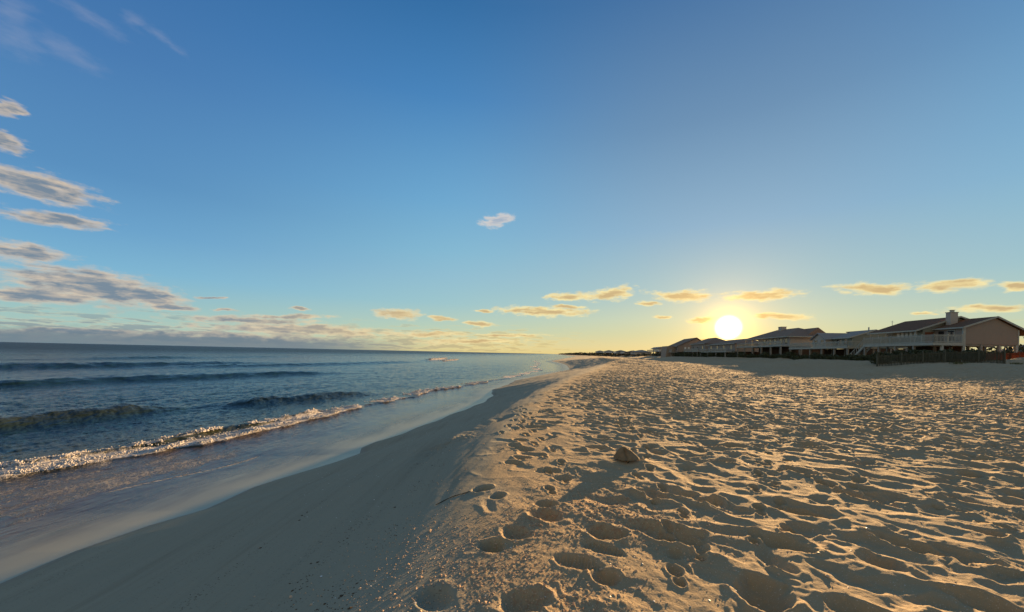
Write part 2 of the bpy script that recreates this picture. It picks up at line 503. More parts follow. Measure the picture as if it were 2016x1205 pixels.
def sea_height(x, y):
    s = (wl(y) - x)
    b = sb(y)
    r = np.hypot(x, y)
    ca, sa = math.cos(.22), math.sin(.22)
    al = x * sa + y * ca; ac = x * ca - y * sa
    dist = np.minimum(s, 60)
    open_ = ss(-1, 5, s - b)
    z = np.full_like(x, SEA)
    rag = .10 * vn(al * 2.2, ac * 2.2, 91)
    amp = .75 + .45 * vn(al * .33, ac * 0.1, 92)
    d1 = s - b + rag
    z = z + bore(d1, .10, .22, .9) * amp * (1 - ss(150, 260, y))
    a2 = ss(5, 7, y) * (1 - ss(17, 21, y))
    d2 = s - b - 1.15 + rag * .8 + .25 * np.sin(y * .8)
    z = z + bore(d2 - .1, .22, .38, .8) * a2 * np.clip(.6 + .75 * vn(al * .42, 0 * ac, 93), .05, 1.2)
    s_ = s / QS; y_ = y / QS
    # swells, crest lines nearly parallel to the shore
    sw = hump(s_ - 13.0 + .04 * (y_ - 14), .50, .75, 1.5) * ss(3, 9, y_) * (1 - ss(15.2, 18.5, y_))
    sw = sw + hump(s_ - 10.0 + .45 * (y_ - 21), .42, .7, 1.4) * ss(17.5, 19.5, y_) * (1 - ss(23, 26, y_))
    sw = sw + hump(s_ - 29.5 + .35 * (y_ - 27), .55, 1.2, 2.4) * ss(14, 20, y_) * (1 - ss(40, 48, y_))
    sw = sw + hump(s_ - 55 + .2 * (y_ - 40), .75, 1.8, 3.5) * ss(20, 34, y_) * (1 - ss(55, 75, y_))
    sw = sw + hump(s_ - 45 + .2 * (y_ - 60), .5, 1.8, 3.5) * ss(44, 56, y_) * (1 - ss(85, 110, y_))
    sw = sw + hump(s_ - 88, .7, 2.2, 4.5) * ss(20, 40, y_) * (1 - ss(110, 150, y_)) * (.6 + .5 * vn(y * .05, s * 0, 94))
    sw = sw + hump(s_ - 38, .5, 2.0, 4.5) * ss(100, 115, y_) * (1 - ss(135, 160, y_))
    z = z + .85 * sw * (1 + .20 * vn(al * .55, ac * .8, 95) + .07 * vn(al * 1.7, ac * 1.7, 96))
    # general chop
    ch = .050 * fbm(al * .35, ac * .62, 3, 101) * ss(0, 8, s - b)
    ch = ch + .062 * fbm(al * .9, ac * 1.5, 4, 102, .6) * open_ * (1 - ss(70, 160, r))
    ch = ch + .026 * fbm(al * 3.0, ac * 4.6, 3, 103) * ss(-2.5, 1.2, s - b) * (1 - ss(25, 60, r))
    z = z + ch * 1.25
    # swash: a thin film that follows the sand
    film = .004 + .011 * ss(.1, 1.2, s) + .012 * ss(1, 4, s)
    rip = .010 * fbm(al * 2.5, ac * 7, 3, 104) * ss(1.2, 3.2, s) * (1 - ss(25, 50, r))
    gnd = np.where(s < 0, WZ - s * 0, WZ - .07 * s)
    fz = gnd + film + rip
    k = .05
    z2 = -smin(-z, -fz, k) - k * .25 * 0
    # exactly the film near the edge; landward of it the sheet runs on level and dips under the sand
    t = ss(.0, 1.2, s)
    z2 = fz * (1 - t) + z2 * t
    crest = bore(d1, 1, .10, .55) * (1 - ss(150, 260, y)) * np.clip(amp, .3, 1.2)
    return z2, s, b, d1, d2, a2, crest, al, ac, r, sw


# ------------------------------------------------------------------ polar sheets centred under the camera
def polar(tan_lo, tan_hi, n_fine, coarse, r0, r1, f1, rsplit, f2):
    t = np.linspace(tan_lo, tan_hi, n_fine)
    a = np.arctan(t)
    if coarse:
        rest = np.linspace(a[-1], a[0] + 2 * math.pi, coarse + 2)[1:-1]
        a = np.concatenate([a, rest])
    n1 = int(math.log(rsplit / r0) / math.log(1 + f1)); n2 = int(math.log(r1 / rsplit) / math.log(1 + f2))
    r = np.concatenate([r0 * (rsplit / r0) ** (np.arange(n1) / n1), rsplit * (r1 / rsplit) ** (np.arange(n2 + 1) / n2)])
    return a, r


def sheet(name, a, r, zfun, closed, cull, attrs_fun):
    A, Rr = np.meshgrid(a, r)
    x = (np.sin(A) * Rr).ravel(); y = (np.cos(A) * Rr).ravel()
    z, extra = zfun(x, y)
    na, nr = len(a), len(r)
    idx = np.arange(na * nr, dtype=np.int64).reshape(nr, na)
    if closed:
        nx = np.roll(idx, -1, axis=1)
        q = np.stack([idx[:-1], nx[:-1], nx[1:], idx[1:]], -1).reshape(-1, 4)[:, ::-1]
    else:
        q = np.stack([idx[:-1, :-1], idx[:-1, 1:], idx[1:, 1:], idx[1:, :-1]], -1).reshape(-1, 4)[:, ::-1]
    keep = ~cull(x, y, z, extra)
    q = q[keep[q].all(1)]
    used = np.unique(q)
    remap = np.full(na * nr, -1, np.int64); remap[used] = np.arange(len(used))
    q = remap[q]
    me = bpy.data.meshes.new(name)
    me.vertices.add(len(used)); me.loops.add(q.size); me.polygons.add(len(q))
    co = np.stack([x, y, z], -1)[used].astype(np.float32)
    me.vertices.foreach_set('co', co.ravel())
    me.loops.foreach_set('vertex_index', q.ravel().astype(np.int32))
    me.polygons.foreach_set('loop_start', (np.arange(len(q)) * 4).astype(np.int32))
    me.polygons.foreach_set('use_smooth', np.ones(len(q), bool))
    for nm, arr in attrs_fun(x, y, z, extra).items():
        at = me.attributes.new(nm, 'FLOAT', 'POINT')
        at.data.foreach_set('value', arr[used].astype(np.float32))
    me.update(calc_edges=True)
    o = bpy.data.objects.new(name, me)
    COL.objects.link(o)
    return o


# ------------------------------------------------------------------ materials
def mat(name):
    m = bpy.data.materials.new(name)
    m.use_nodes = True
    t = NT(m.node_tree)
    return m, t, t.n['Principled BSDF']


def pos(t):
    return t.n.new('ShaderNodeNewGeometry').outputs['Position']


def sand_material():
    m, t, b = mat('beach_sand')
    p = pos(t)
    wet = t.attr('wet'); crumb = t.attr('crumb')
    n = t.noise(p, 1.3, 5, .6)
    dry = t.mix(n, (.355, .275, .165), (.44, .345, .22))
    fine = t.noise(p, 90., 3, .7)
    dry = t.mix(t.step(fine, .60, .74), dry, (.30, .20, .12))
    dry = t.mix(t.step(t.noise(p, 140., 2, .6), .66, .72), dry, (.85, .80, .70))
    dampn = t.noise(t.mapping(p, rot=(0, 0, .22), scale=(1.2, .25, 1)), 1.2, 4, .6)
    damp = t.mix(dampn, (.285, .278, .215), (.345, .333, .262))
    damp = t.mix(t.step(t.noise(p, 60., 3, .7), .62, .70), damp, (.16, .13, .10))
    band = t.noise(t.mapping(p, rot=(0, 0, .16), scale=(3.4, .22, 1)), 1.0, 5, .65)
    damp = t.mix(t.m('MULTIPLY', t.step(band, .50, .72), .5), damp, (.24, .225, .17))
    specks = t.m('MULTIPLY', t.step(t.noise(p, 45., 2, .6), .60, .66), t.step(t.noise(t.mapping(p, rot=(0, 0, .16), scale=(2.2, .3, 1)), 1.3, 3, .6), .52, .66))
    damp = t.mix(t.m('MULTIPLY', specks, .8), damp, (.10, .08, .055))
    damp = t.mix(t.m('MULTIPLY', t.step(wet, .75, 1.0), .55), damp, (.20, .17, .13))
    # strewn brown bits in the crumb patches
    bits = t.m('MULTIPLY', crumb, t.step(t.noise(p, 34., 3, .7), .50, .62))
    dry = t.mix(t.m('MULTIPLY', bits, .7), dry, (.34, .17, .09))
    col = t.mix(t.step(wet, .0, .5), dry, damp)
    t.put(b.inputs['Base Color'], col)
    t.put(b.inputs['Roughness'], t.step(wet, .8, 1.0, .95, .62))
    b.inputs['Specular IOR Level'].default_value = .25
    h = t.m('ADD', t.noise(p, 55., 4, .7), t.m('MULTIPLY', t.noise(p, 14., 3, .6), 1.2))
    dist = t.m('MULTIPLY', t.step(wet, .5, .0, .25, 1.), .0055)
    t.put(b.inputs['Normal'], t.bump(h, dist, 1.0))
    return m


def sea_material():
    m, t, b = mat('sea_water')
    p = pos(t)
    s = t.attr('shore'); foam = t.attr('foam'); brk = t.attr('past_breaker'); face = t.attr('face')
    # body colour by distance from the edge, with pale sky sheen painted in there
    sj = t.m('ADD', s, t.m('MULTIPLY', t.m('SUBTRACT', t.noise(t.mapping(p, rot=(0, 0, .22), scale=(2.2, .5, 1)), 1.0, 5, .62), .5), t.m('MULTIPLY', t.step(s, .1, 1.6), 2.6)))
    wet = t.ramp(t.m('DIVIDE', sj, 6.), [(0, (.33, .325, .24)), (.12, (.27, .26, .19)), (.24, (.13, .11, .078)), (.42, (.068, .050, .034)), (.85, (.066, .046, .03)), (1, (.05, .045, .032))])
    olive = (.045, .050, .022)
    deep = t.mix(t.noise(p, .08, 3), (.006, .020, .028), (.009, .030, .036))
    body = t.mix(t.step(brk, -.3, .5), wet, olive)
    body = t.mix(t.step(brk, 1.5, 6.), body, deep)
    body = t.mix(t.m('MULTIPLY', face, .75), body, (.03, .035, .016))
    pm = t.mapping(p, rot=(0, 0, .22), scale=(1, .42, 1))
    # foam
    pf = t.v('ADD', p, t.v('SCALE', t.v('SUBTRACT', t.noise(p, 2.5, 3, .6, 0, True), (.5, .5, .5)), None, .35))
    cell = t.voro(t.mapping(pf, scale=(1, .6, 1)), 5.5, 'DISTANCE_TO_EDGE')
    cell2 = t.voro(pf, 13., 'DISTANCE_TO_EDGE')
    lace = t.m('MAXIMUM', t.step(cell, .085, .01), t.m('MULTIPLY', t.step(cell2, .09, .015), .8))
    fn = t.noise(pf, 9., 5, .65)
    patch = t.noise(t.mapping(p, scale=(1, .5, 1)), 1.5, 4, .6)
    solid = t.step(t.m('ADD', fn, t.m('MULTIPLY', foam, 1.1)), 1.02, 1.22)
    lace = t.m('MAXIMUM', lace, t.step(t.noise(t.mapping(p, rot=(0, 0, .22), scale=(1.6, .6, 1)), 16., 4, .7), .60, .70))
    lf = t.m('MULTIPLY', lace, t.step(t.m('ADD', patch, t.m('MULTIPLY', foam, .9)), .80, 1.05))
    fm = t.m('MAXIMUM', solid, t.m('MULTIPLY', lf, .7), clamp=True)
    t.put(b.inputs['Base Color'], t.mix(fm, body, (.50, .495, .49)))
    t.put(b.inputs['Roughness'], t.mix(fm, t.mix(t.step(s, 30., 300.), t.mix(t.step(s, .6, 3.6), (.30,) * 3, (.17,) * 3), (.42,) * 3), (.8,) * 3))
    b.inputs['IOR'].default_value = 1.333
    # bumps: ripples everywhere, sized by place
    amt = t.step(s, .6, 4.5)
    h = t.m('ADD', t.noise(pm, 5., 5, .62), t.m('MULTIPLY', t.noise(pm, 1.1, 4, .6), 3.4))
    hfar = t.m('ADD', h, t.m('MULTIPLY', t.noise(pm, .22, 3, .55), 9.))
    n1 = t.bump(hfar, t.m('ADD', t.m('ADD', .0008, t.m('MULTIPLY', t.step(sj, .7, 2.6), .016)), t.m('ADD', t.m('MULTIPLY', t.step(brk, -3.5, 2.), .052), t.m('MULTIPLY', t.step(brk, 20., 140.), .16))), 1.0)
    n2 = t.bump(t.m('MULTIPLY', fn, fm), .05, 1.0, n1)
    t.put(b.inputs['Normal'], n2)
    return m


def simple(name, c1, c2, rough=.7, scale=3., spec=.3, stretch=(1, 1, 1), bump=0., metal=0.):
    m, t, b = mat(name)
    co = t.n.new('ShaderNodeTexCoord').outputs['Object']
    n = t.noise(t.mapping(co, scale=stretch), scale, 5, .6)
    t.put(b.inputs['Base Color'], t.mix(t.step(n, .3, .7), c1, c2))
    b.inputs['Roughness'].default_value = rough
    b.inputs['Specular IOR Level'].default_value = spec
    b.inputs['Metallic'].default_value = metal
    if bump:
        t.put(b.inputs['Normal'], t.bump(n, bump))
    return m


def siding(name, c1, c2, pitch=.2, vertical=False):
    m, t, b = mat(name)
    co = t.n.new('ShaderNodeTexCoord').outputs['Object']
    sp = t.n.new('ShaderNodeSeparateXYZ'); t.put(sp.inputs[0], co)
    v = t.m('ADD', sp.outputs[0], sp.outputs[1]) if vertical else sp.outputs[2]
    f = t.m('FRACT', t.m('DIVIDE', v, pitch))
    n = t.noise(co, 1.6, 5, .6)
    t.put(b.inputs['Base Color'], t.mix(n, c1, c2))
    b.inputs['Roughness'].default_value = .8
    t.put(b.inputs['Normal'], t.bump(f, .012))
    return m


def shingles(name, c1, c2):
    m, t, b = mat(name)
    co = t.n.new('ShaderNodeTexCoord').outputs['Object']
    br = t.n.new('ShaderNodeTexBrick')
    t.put(br.inputs['Vector'], t.mapping(co, rot=(0, 0, R(90))))
    br.inputs['Scale'].default_value = 3.0
    t.put(br.inputs['Color1'], c1); t.put(br.inputs['Color2'], c2); t.put(br.inputs['Mortar'], tuple(v * .7 for v in c1))
    n = t.noise(co, 1.2, 5, .6)
    t.put(b.inputs['Base Color'], t.mix(t.m('MULTIPLY', n, .5), br.outputs[0], c2))
    b.inputs['Roughness'].default_value = .9
    b.inputs['Specular IOR Level'].default_value = .2
    return m


def leafmat(name, c1, c2):
    m, t, b = mat(name)
    co = t.n.new('ShaderNodeTexCoord').outputs['Object']
    t.put(b.inputs['Base Color'], t.mix(t.step(t.noise(co, 2.2, 4, .6), .35, .65), c1, c2))
    b.inputs['Roughness'].default_value = .7
    return m


M_SAND = sand_material()
M_SEA = sea_material()
M = {
    'tan': siding('tan_siding', (.30, .235, .18), (.35, .275, .21), .22, True),
    'sage': siding('sage_siding', (.23, .24, .19), (.28, .28, .22), .2),
    'cream': siding('cream_siding', (.46, .40, .33), (.54, .47, .39), .2),
    'white': simple('white_paint', (.66, .66, .62), (.76, .75, .70), .5, 2.),
    'trim': simple('weathered_trim', (.38, .38, .32), (.46, .45, .38), .6, 4.),
    'deckw': simple('grey_deck_timber', (.26, .24, .20), (.36, .33, .27), .85, 3., .2, (1, 8, 1)),
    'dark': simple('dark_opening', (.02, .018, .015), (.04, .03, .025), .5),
    'brownroof': shingles('brown_shingles', (.14, .075, .045), (.20, .11, .065)),
    'greyroof': shingles('grey_roofing', (.30, .28, .27), (.36, .33, .31)),
    'tanroof': shingles('tan_roofing', (.24, .17, .13), (.30, .21, .16)),
    'redwood': simple('red_brown_boards', (.17, .06, .03), (.25, .10, .055), .85, 2., .2, (6, 6, 1)),
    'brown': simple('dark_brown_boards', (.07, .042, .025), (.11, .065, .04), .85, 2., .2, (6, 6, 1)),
    'fence': simple('weathered_grey_pickets', (.075, .075, .05), (.13, .125, .09), .9, 3., .2, (4, 4, .6)),
    'leaf': leafmat('shrub_leaves', (.035, .05, .018), (.075, .085, .03)),
    'leaf2': leafmat('tree_leaves', (.03, .04, .015), (.06, .065, .025)),
    'bark': simple('bark', (.10, .07, .045), (.16, .11, .07), .9, 6.),
    'grass': leafmat('dune_grass', (.10, .11, .04), (.19, .17, .07)),
    'clod': simple('dry_sand_clods', (.56, .40, .26), (.66, .48, .33), .95, 30.),
    'packed': simple('packed_damp_sand', (.20, .145, .085), (.27, .20, .12), .95, 12., .2, (1, 1, 1), .004),
    'shell': simple('bleached_shell', (.70, .66, .60), (.85, .82, .78), .45, 20.),
    'foam': simple('sea_foam', (.50, .48, .46), (.66, .64, .62), .7, 30.),
    'seaweed': simple('dried_seaweed', (.05, .035, .02), (.12, .08, .045), .85, 30.),
    'metal': simple('dull_metal', (.3, .3, .3), (.4, .4, .4), .5, 5., .5, metal=.6),
}
_g, _t, _b = mat('window_glass')
_b.inputs['Base Color'].default_value = (.03, .035, .04, 1); _b.inputs['Roughness'].default_value = .06
_b.inputs['Specular IOR Level'].default_value = .8
M['glass'] = _g
_g, _t, _b = mat('pale_window_blind')
_b.inputs['Base Color'].default_value = (.80, .78, .70, 1); _b.inputs['Roughness'].default_value = .7
M['blind'] = _g


# ------------------------------------------------------------------ object helpers
def tag(o, label=None, cat=None, group=None, kind=None):
    if label: o['label'] = label
    if cat: o['category'] = cat
    if group: o['group'] = group
    if kind: o['kind'] = kind
    return o


def empty(name, loc, rz=0., label=None, cat=None, group=None):
    o = bpy.data.objects.new(name, None)
    o.empty_display_size = .5
    COL.objects.link(o)
    o.location = loc
    o.rotation_euler = (0, 0, rz)
    return tag(o, label, cat, group)


class MB:
    """collects pieces of one part"""
    def __init__(s):
        s.v = []; s.f = []

    def poly(s, pts):
        i = len(s.v); s.v += [tuple(p) for p in pts]; s.f.append(tuple(range(i, i + len(pts)))); return s

    def box(s, x0, x1, y0, y1, z0, z1):
        i = len(s.v)
        s.v += [(x, y, z) for z in (z0, z1) for y in (y0, y1) for x in (x0, x1)]
        for f in ((0, 2, 3, 1), (4, 5, 7, 6), (0, 1, 5, 4), (2, 6, 7, 3), (0, 4, 6, 2), (1, 3, 7, 5)):
            s.f.append(tuple(i + k for k in f))
        return s

    def prism(s, pts, off):
        """closed polygon pts extruded by vector off"""
        n = len(pts); i = len(s.v)
        s.v += [tuple(p) for p in pts] + [tuple(p[k] + off[k] for k in range(3)) for p in pts]
        s.f.append(tuple(i + k for k in range(n))[::-1])
        s.f.append(tuple(i + n + k for k in range(n)))
        for k in range(n):
            s.f.append((i + k, i + (k + 1) % n, i + n + (k + 1) % n, i + n + k))
        return s

    def bar(s, a, b, w_, h_=None):
        h_ = h_ or w_
        a = Vector(a); b = Vector(b); d = (b - a).normalized()
        up = Vector((0, 0, 1)) if abs(d.z) < .95 else Vector((1, 0, 0))
        sx = d.cross(up).normalized() * w_ / 2; sz = sx.cross(d).normalized() * h_ / 2
        i = len(s.v)
        for p in (a, b):
            s.v += [tuple(p + sx + sz), tuple(p - sx + sz), tuple(p - sx - sz), tuple(p + sx - sz)]
        s.f += [(i, i + 1, i + 2, i + 3), (i + 7, i + 6, i + 5, i + 4)] + [(i + k, i + 4 + k, i + 4 + (k + 1) % 4, i + (k + 1) % 4) for k in range(4)]
        return s

    def tube(s, pts, radii, n=7):
        rings = []
        for k, p in enumerate(pts):
            p = Vector(p)
            d = (Vector(pts[min(k + 1, len(pts) - 1)]) - Vector(pts[max(k - 1, 0)])).normalized()
            up = Vector((1, 0, 0)) if abs(d.x) < .9 else Vector((0, 1, 0))
            a = d.cross(up).normalized(); b = d.cross(a)
            i = len(s.v)
            s.v += [tuple(p + (a * math.cos(2 * math.pi * q / n) + b * math.sin(2 * math.pi * q / n)) * radii[k]) for q in range(n)]
            rings.append(i)
        for i, j in zip(rings, rings[1:]):
            s.f += [(i + q, i + (q + 1) % n, j + (q + 1) % n, j + q) for q in range(n)]
        s.f.append(tuple(rings[0] + q for q in range(n))[::-1]); s.f.append(tuple(rings[-1] + q for q in range(n)))
        return s

    def build(s, name, m, parent=None, smooth=False):
        me = bpy.data.meshes.new(name)
        me.from_pydata(s.v, [], s.f)
        me.materials.append(m)
        bm = bmesh.new(); bm.from_mesh(me)
        bmesh.ops.recalc_face_normals(bm, faces=bm.faces[:])
        bm.to_mesh(me); bm.free()
        if smooth:
            me.polygons.foreach_set('use_smooth', np.ones(len(me.polygons), bool))
        o = bpy.data.objects.new(name, me)
        COL.objects.link(o)
        if parent is not None:
            o.parent = parent
        return o


# ------------------------------------------------------------------ sand and sea
def z_sand(x, y):
    z, u, ub, inl = ground(x, y)
    return z, (u, ub, inl)


def sand_attrs(x, y, z, e):
    u, ub, inl = e
    r = np.hypot(x, y)
    wet = 1 - ss(-.15, .75, ub + .3 * vn(x * 1.1, y * 1.1, 8))
    wet = wet * .62 + .38 * (1 - ss(.02, .5, u))
    crumb = np.zeros_like(x)
    for (cx, cy, rad) in ((.85, 3.75, .75), (-.25, 2.7, .5), (.3, 2.2, .4), (.25, 3.3, .3)):
        crumb = np.maximum(crumb, np.exp(-(((x - cx) ** 2 + (y - cy) ** 2) / rad ** 2)))
    return {'wet': wet, 'crumb': crumb}


a, r = polar(-1.42, 1.42, 1180, 190, .7, 30000, .0043, 150, .03)
sand = sheet('sand', a, r, z_sand, True, lambda x, y, z, e: e[0] < -9 - .05 * np.hypot(x, y), sand_attrs)
sand.data.materials.append(M_SAND)
tag(sand, kind='structure')
# the small patch straight under the camera, inside the first ring
cap_r = np.array([0.0001, .35, .7])
pa = np.linspace(0, 2 * math.pi, 61)[:-1]


def z_sea(x, y):
    h = sea_height(x, y)
    return h[0], h[1:]


def sea_attrs(x, y, z, e):
    s, b, d1, d2, a2, crest, al, ac, r_, sw = e
    foam = np.zeros_like(x)
    line = ss(-.22, .02, d1) * (1 - ss(.45, 1.5, d1))
    part = ss(-.45, .15, vn(al * .28, ac * 0, 111) + .75 * (1 - ss(16, 26, y)) - .25 * ss(26, 60, y))
    foam = np.maximum(foam, line * part * .95)
    l2 = ss(-.10, .03, d2) * (1 - ss(.05, .35, d2)) * a2 * ss(-.2, .35, vn(al * .7, ac * 0, 112) + .1)
    foam = np.maximum(foam, l2 * .8)
    # residual lace in the near swash
    lace = ss(1.4, 3.8, s) * (1 - ss(0, .5, d1)) * (1 - ss(8.5, 16, y)) * .30
    lace = lace + ss(1.4, 3.0, s) * (1 - ss(0, .4, d1)) * (1 - ss(14, 22, y)) * .14
    foam = np.maximum(foam, lace)
    st = np.exp(-((s - 2.9 - .12 * np.sin(y * 1.7)) / .05) ** 2) * ss(7.5, 8.5, y) * (1 - ss(10.5, 12, y)) * .75
    foam = np.maximum(foam, st)
    # two broken crests far out and torn foam along the far edge
    fo = (np.exp(-((s / QS - 37.5) / 1.1) ** 2) + np.exp(-((s / QS - 33.5) / .7) ** 2)) * ss(104, 112, y / QS) * (1 - ss(128, 142, y / QS))
    foam = np.maximum(foam, fo * (.85 + .4 * vn(al * .2, ac * .4, 113)))
    fe = ss(-.6, 0, d1) * (1 - ss(.5, 2.2, d1)) * ss(44, 52, y) * (1 - ss(180, 260, y)) * ss(-.1, .3, vn(al * .16, ac * .2, 114))
    foam = np.maximum(foam, fe * .95)
    face = np.clip(sw * 2.2, 0, 1) * (1 - ss(22, 45, r_)) + .6 * ss(-.3, .2, d2) * (1 - ss(.3, 1.4, d2)) * a2
    return {'shore': s, 'foam': foam, 'past_breaker': s - b, 'face': face}


a, r = polar(-1.42, .32, 760, 190, 1.6, 30000, .0046, 170, .03)
sea = sheet('sea', a, r, z_sea, True, lambda x, y, z, e: e[0] < -.6, sea_attrs)
sea.data.materials.append(M_SEA)
tag(sea, kind='structure')


def gz(x, y):
    z, *_ = ground(np.array([float(x)]), np.array([float(y)]), np.hypot(x, y) < 34)
    return float(z[0])


# ================================================================== beach houses
ROW = (58.5, 50.0)
RA = R(-8)
RC, RS = math.cos(R(8)), math.sin(R(8))


def row_xy(x, y):
    return (ROW[0] + RC * x + RS * y, ROW[1] - RS * x + RC * y)


class House:
    """parts given in the row frame (x inland, y along the row away from the camera, z from eye level)"""
    def __init__(s, name, x, y, label, cat='house', group=None):
        wx, wy = row_xy(x, y)
        s.g = gz(wx, wy)
        s.o = (x, y)
        s.root = empty(name, (wx, wy, s.g), RA, label, cat, group)

    def part(s, name, mb, m, parent=None, smooth=False):
        mb.v = [(v[0] - s.o[0], v[1] - s.o[1], v[2] - s.g) for v in mb.v]
        o = mb.build(name, m, parent or s.root, smooth)
        return o


def railing(h, pts, z, hgt, m, pick=.16, post=1.9, name='railing'):
    for a_, b_ in zip(pts, pts[1:]):
        mb = MB()
        A = Vector((*a_, 0)); B = Vector((*b_, 0)); L = (B - A).length; d = (B - A) / L
        mb.bar(A + Vector((0, 0, z + hgt)), B + Vector((0, 0, z + hgt)), .14, .05)
        mb.bar(A + Vector((0, 0, z + hgt - .12)), B + Vector((0, 0, z + hgt - .12)), .05, .09)
        mb.bar(A + Vector((0, 0, z + .12)), B + Vector((0, 0, z + .12)), .05, .09)
        n = int(L / pick)
        for k in range(1, n):
            p = A + d * (L * k / n)
            mb.bar(p + Vector((0, 0, z + .10)), p + Vector((0, 0, z + hgt - .08)), .045)
        rl = h.part(name, mb, m)
        k = max(1, round(L / post))
        for q in range(k + 1):
            p = A + d * (L * q / k)
            h.part('post', MB().box(p.x - .055, p.x + .055, p.y - .055, p.y + .055, z - .02, z + hgt + .10), m, rl)
    return


def window(h, axis, at, a0, a1, z0, z1, side=-1, pane='glass', frame='trim'):
    """window in the plane axis=at, spanning a0..a1; side is where outside lies"""
    f = MB(); w_ = .07; o0, o1 = at, at + side * .06
    def bx(p0, p1, q0, q1, e0=o0, e1=o1):
        e0, e1 = min(e0, e1), max(e0, e1)
        (f.box(e0, e1, p0, p1, q0, q1) if axis == 'x' else f.box(p0, p1, e0, e1, q0, q1))
    bx(a0 - w_, a0, z0 - w_, z1 + w_); bx(a1, a1 + w_, z0 - w_, z1 + w_)
    bx(a0, a1, z0 - w_, z0); bx(a0, a1, z1, z1 + w_)
    wn_ = h.part('window', f, M[frame])
    g = MB(); e0, e1 = sorted((at + side * .012, at + side * .03))
    (g.box(e0, e1, a0, a1, z0, z1) if axis == 'x' else g.box(a0, a1, e0, e1, z0, z1))
    h.part('pane', g, M[pane], wn_)
    return wn_


def slab(mb, a_, b_, y0, y1, t=.14):
    """roof slab between eave point a and ridge point b (x, z), from y0 to y1"""
    pts = [(a_[0], y0, a_[1]), (b_[0], y0, b_[1]), (b_[0], y0, b_[1] - t), (a_[0], y0, a_[1] - t)]
    return mb.prism(pts, (0, y1 - y0, 0))


# ---------------------------------------------------------------- the big house on the right
h = House('beach_house', 0, 0, 'large two gabled tan beach house on stilts with wraparound deck and square chimney', 'house')
mb = MB().prism([(0, 0, 2.42), (6.0, 0, 2.42), (6.0, 0, 4.36), (3.45, 0, 5.82), (0, 0, 4.62)], (0, 4.08, 0))
h.part('wall', mb, M['tan'])
mb = MB().prism([(-1.4, 4.1, 2.56), (7.2, 4.1, 2.56), (7.2, 4.1, 4.5), (2.9, 4.1, 6.22), (-1.4, 4.1, 4.62)], (0, 5.1, 0))
mb.box(.2, 7.2, 9.2, 12.2, 2.56, 4.55)
h.part('wall', mb, M['sage'])
rf = MB(); slab(rf, (-.30, 4.66), (3.45, 6.04), -.28, 4.6); slab(rf, (7.55, 3.78), (3.45, 6.04), -.28, 4.6)
roofA = h.part('roof', rf, M['brownroof'])
rf = MB(); slab(rf, (-2.45, 4.46), (2.9, 6.46), 3.82, 12.65); slab(rf, (8.4, 4.4), (2.9, 6.46), 3.82, 12.65)
roofB = h.part('roof', rf, M['brownroof'])
tr = MB()
for (p, q, yy) in (((-.33, 4.58), (3.45, 5.97), -.31), ((7.6, 3.68), (3.45, 5.97), -.31)):
    tr.bar((p[0], yy, p[1]), (q[0], yy, q[1]), .06, .2)
tr.bar((-.35, -.30, 4.56), (-.35, 4.0, 4.56), .06, .18)
h.part('fascia', tr, M['trim'], roofA)
tr = MB()
tr.bar((-2.5, 3.79, 4.37), (2.9, 3.79, 6.38), .06, .2); tr.bar((8.4, 3.79, 4.32), (2.9, 3.79, 6.38), .06, .2)
tr.bar((-2.5, 3.8, 4.36), (-2.5, 12.65, 4.36), .06, .18)
h.part('fascia', tr, M['trim'], roofB)
h.part('corner_board', MB().box(-.13, .13, -.06, .12, -.3, 4.5), M['trim'])
h.part('corner_board', MB().box(5.92, 6.06, -.05, .1, 2.4, 4.3), M['trim'])
# chimney
ch = h.part('chimney', MB().box(1.1, 1.98, 3.1, 3.8, 4.2, 6.86), M['cream'])
h.part('chimney_cap', MB().box(1.04, 2.04, 3.04, 3.86, 6.86, 6.95).box(1.38, 1.72, 3.3, 3.6, 6.95, 7.2).box(1.32, 1.78, 3.24, 3.66, 7.2, 7.25), M['trim'], ch)
# openings
for k in range(5):
    window(h, 'x', -1.4, 5.0 + k * .72, 5.47 + k * .72, 3.55, 4.22, -1, 'blind')
window(h, 'x', 0, 1.25, 2.15, 2.9, 4.25, -1, 'glass')
d = h.part('door', MB().box(-.035, -.0, 2.7, 3.45, 2.6, 4.25), M['dark'])
h.part('handle', MB().box(-.07, -.035, 2.78, 2.82, 3.3, 3.45), M['metal'], d)
sd = h.part('sliding_door', MB().box(-1.15, -.1, 4.06, 4.1, 2.6, 4.2), M['redwood'])
h.part('handle', MB().box(-.66, -.6, 4.02, 4.06, 3.2, 3.5), M['metal'], sd)
window(h, 'x', .2, 10.2, 11.4, 3.2, 4.2, -1, 'glass')
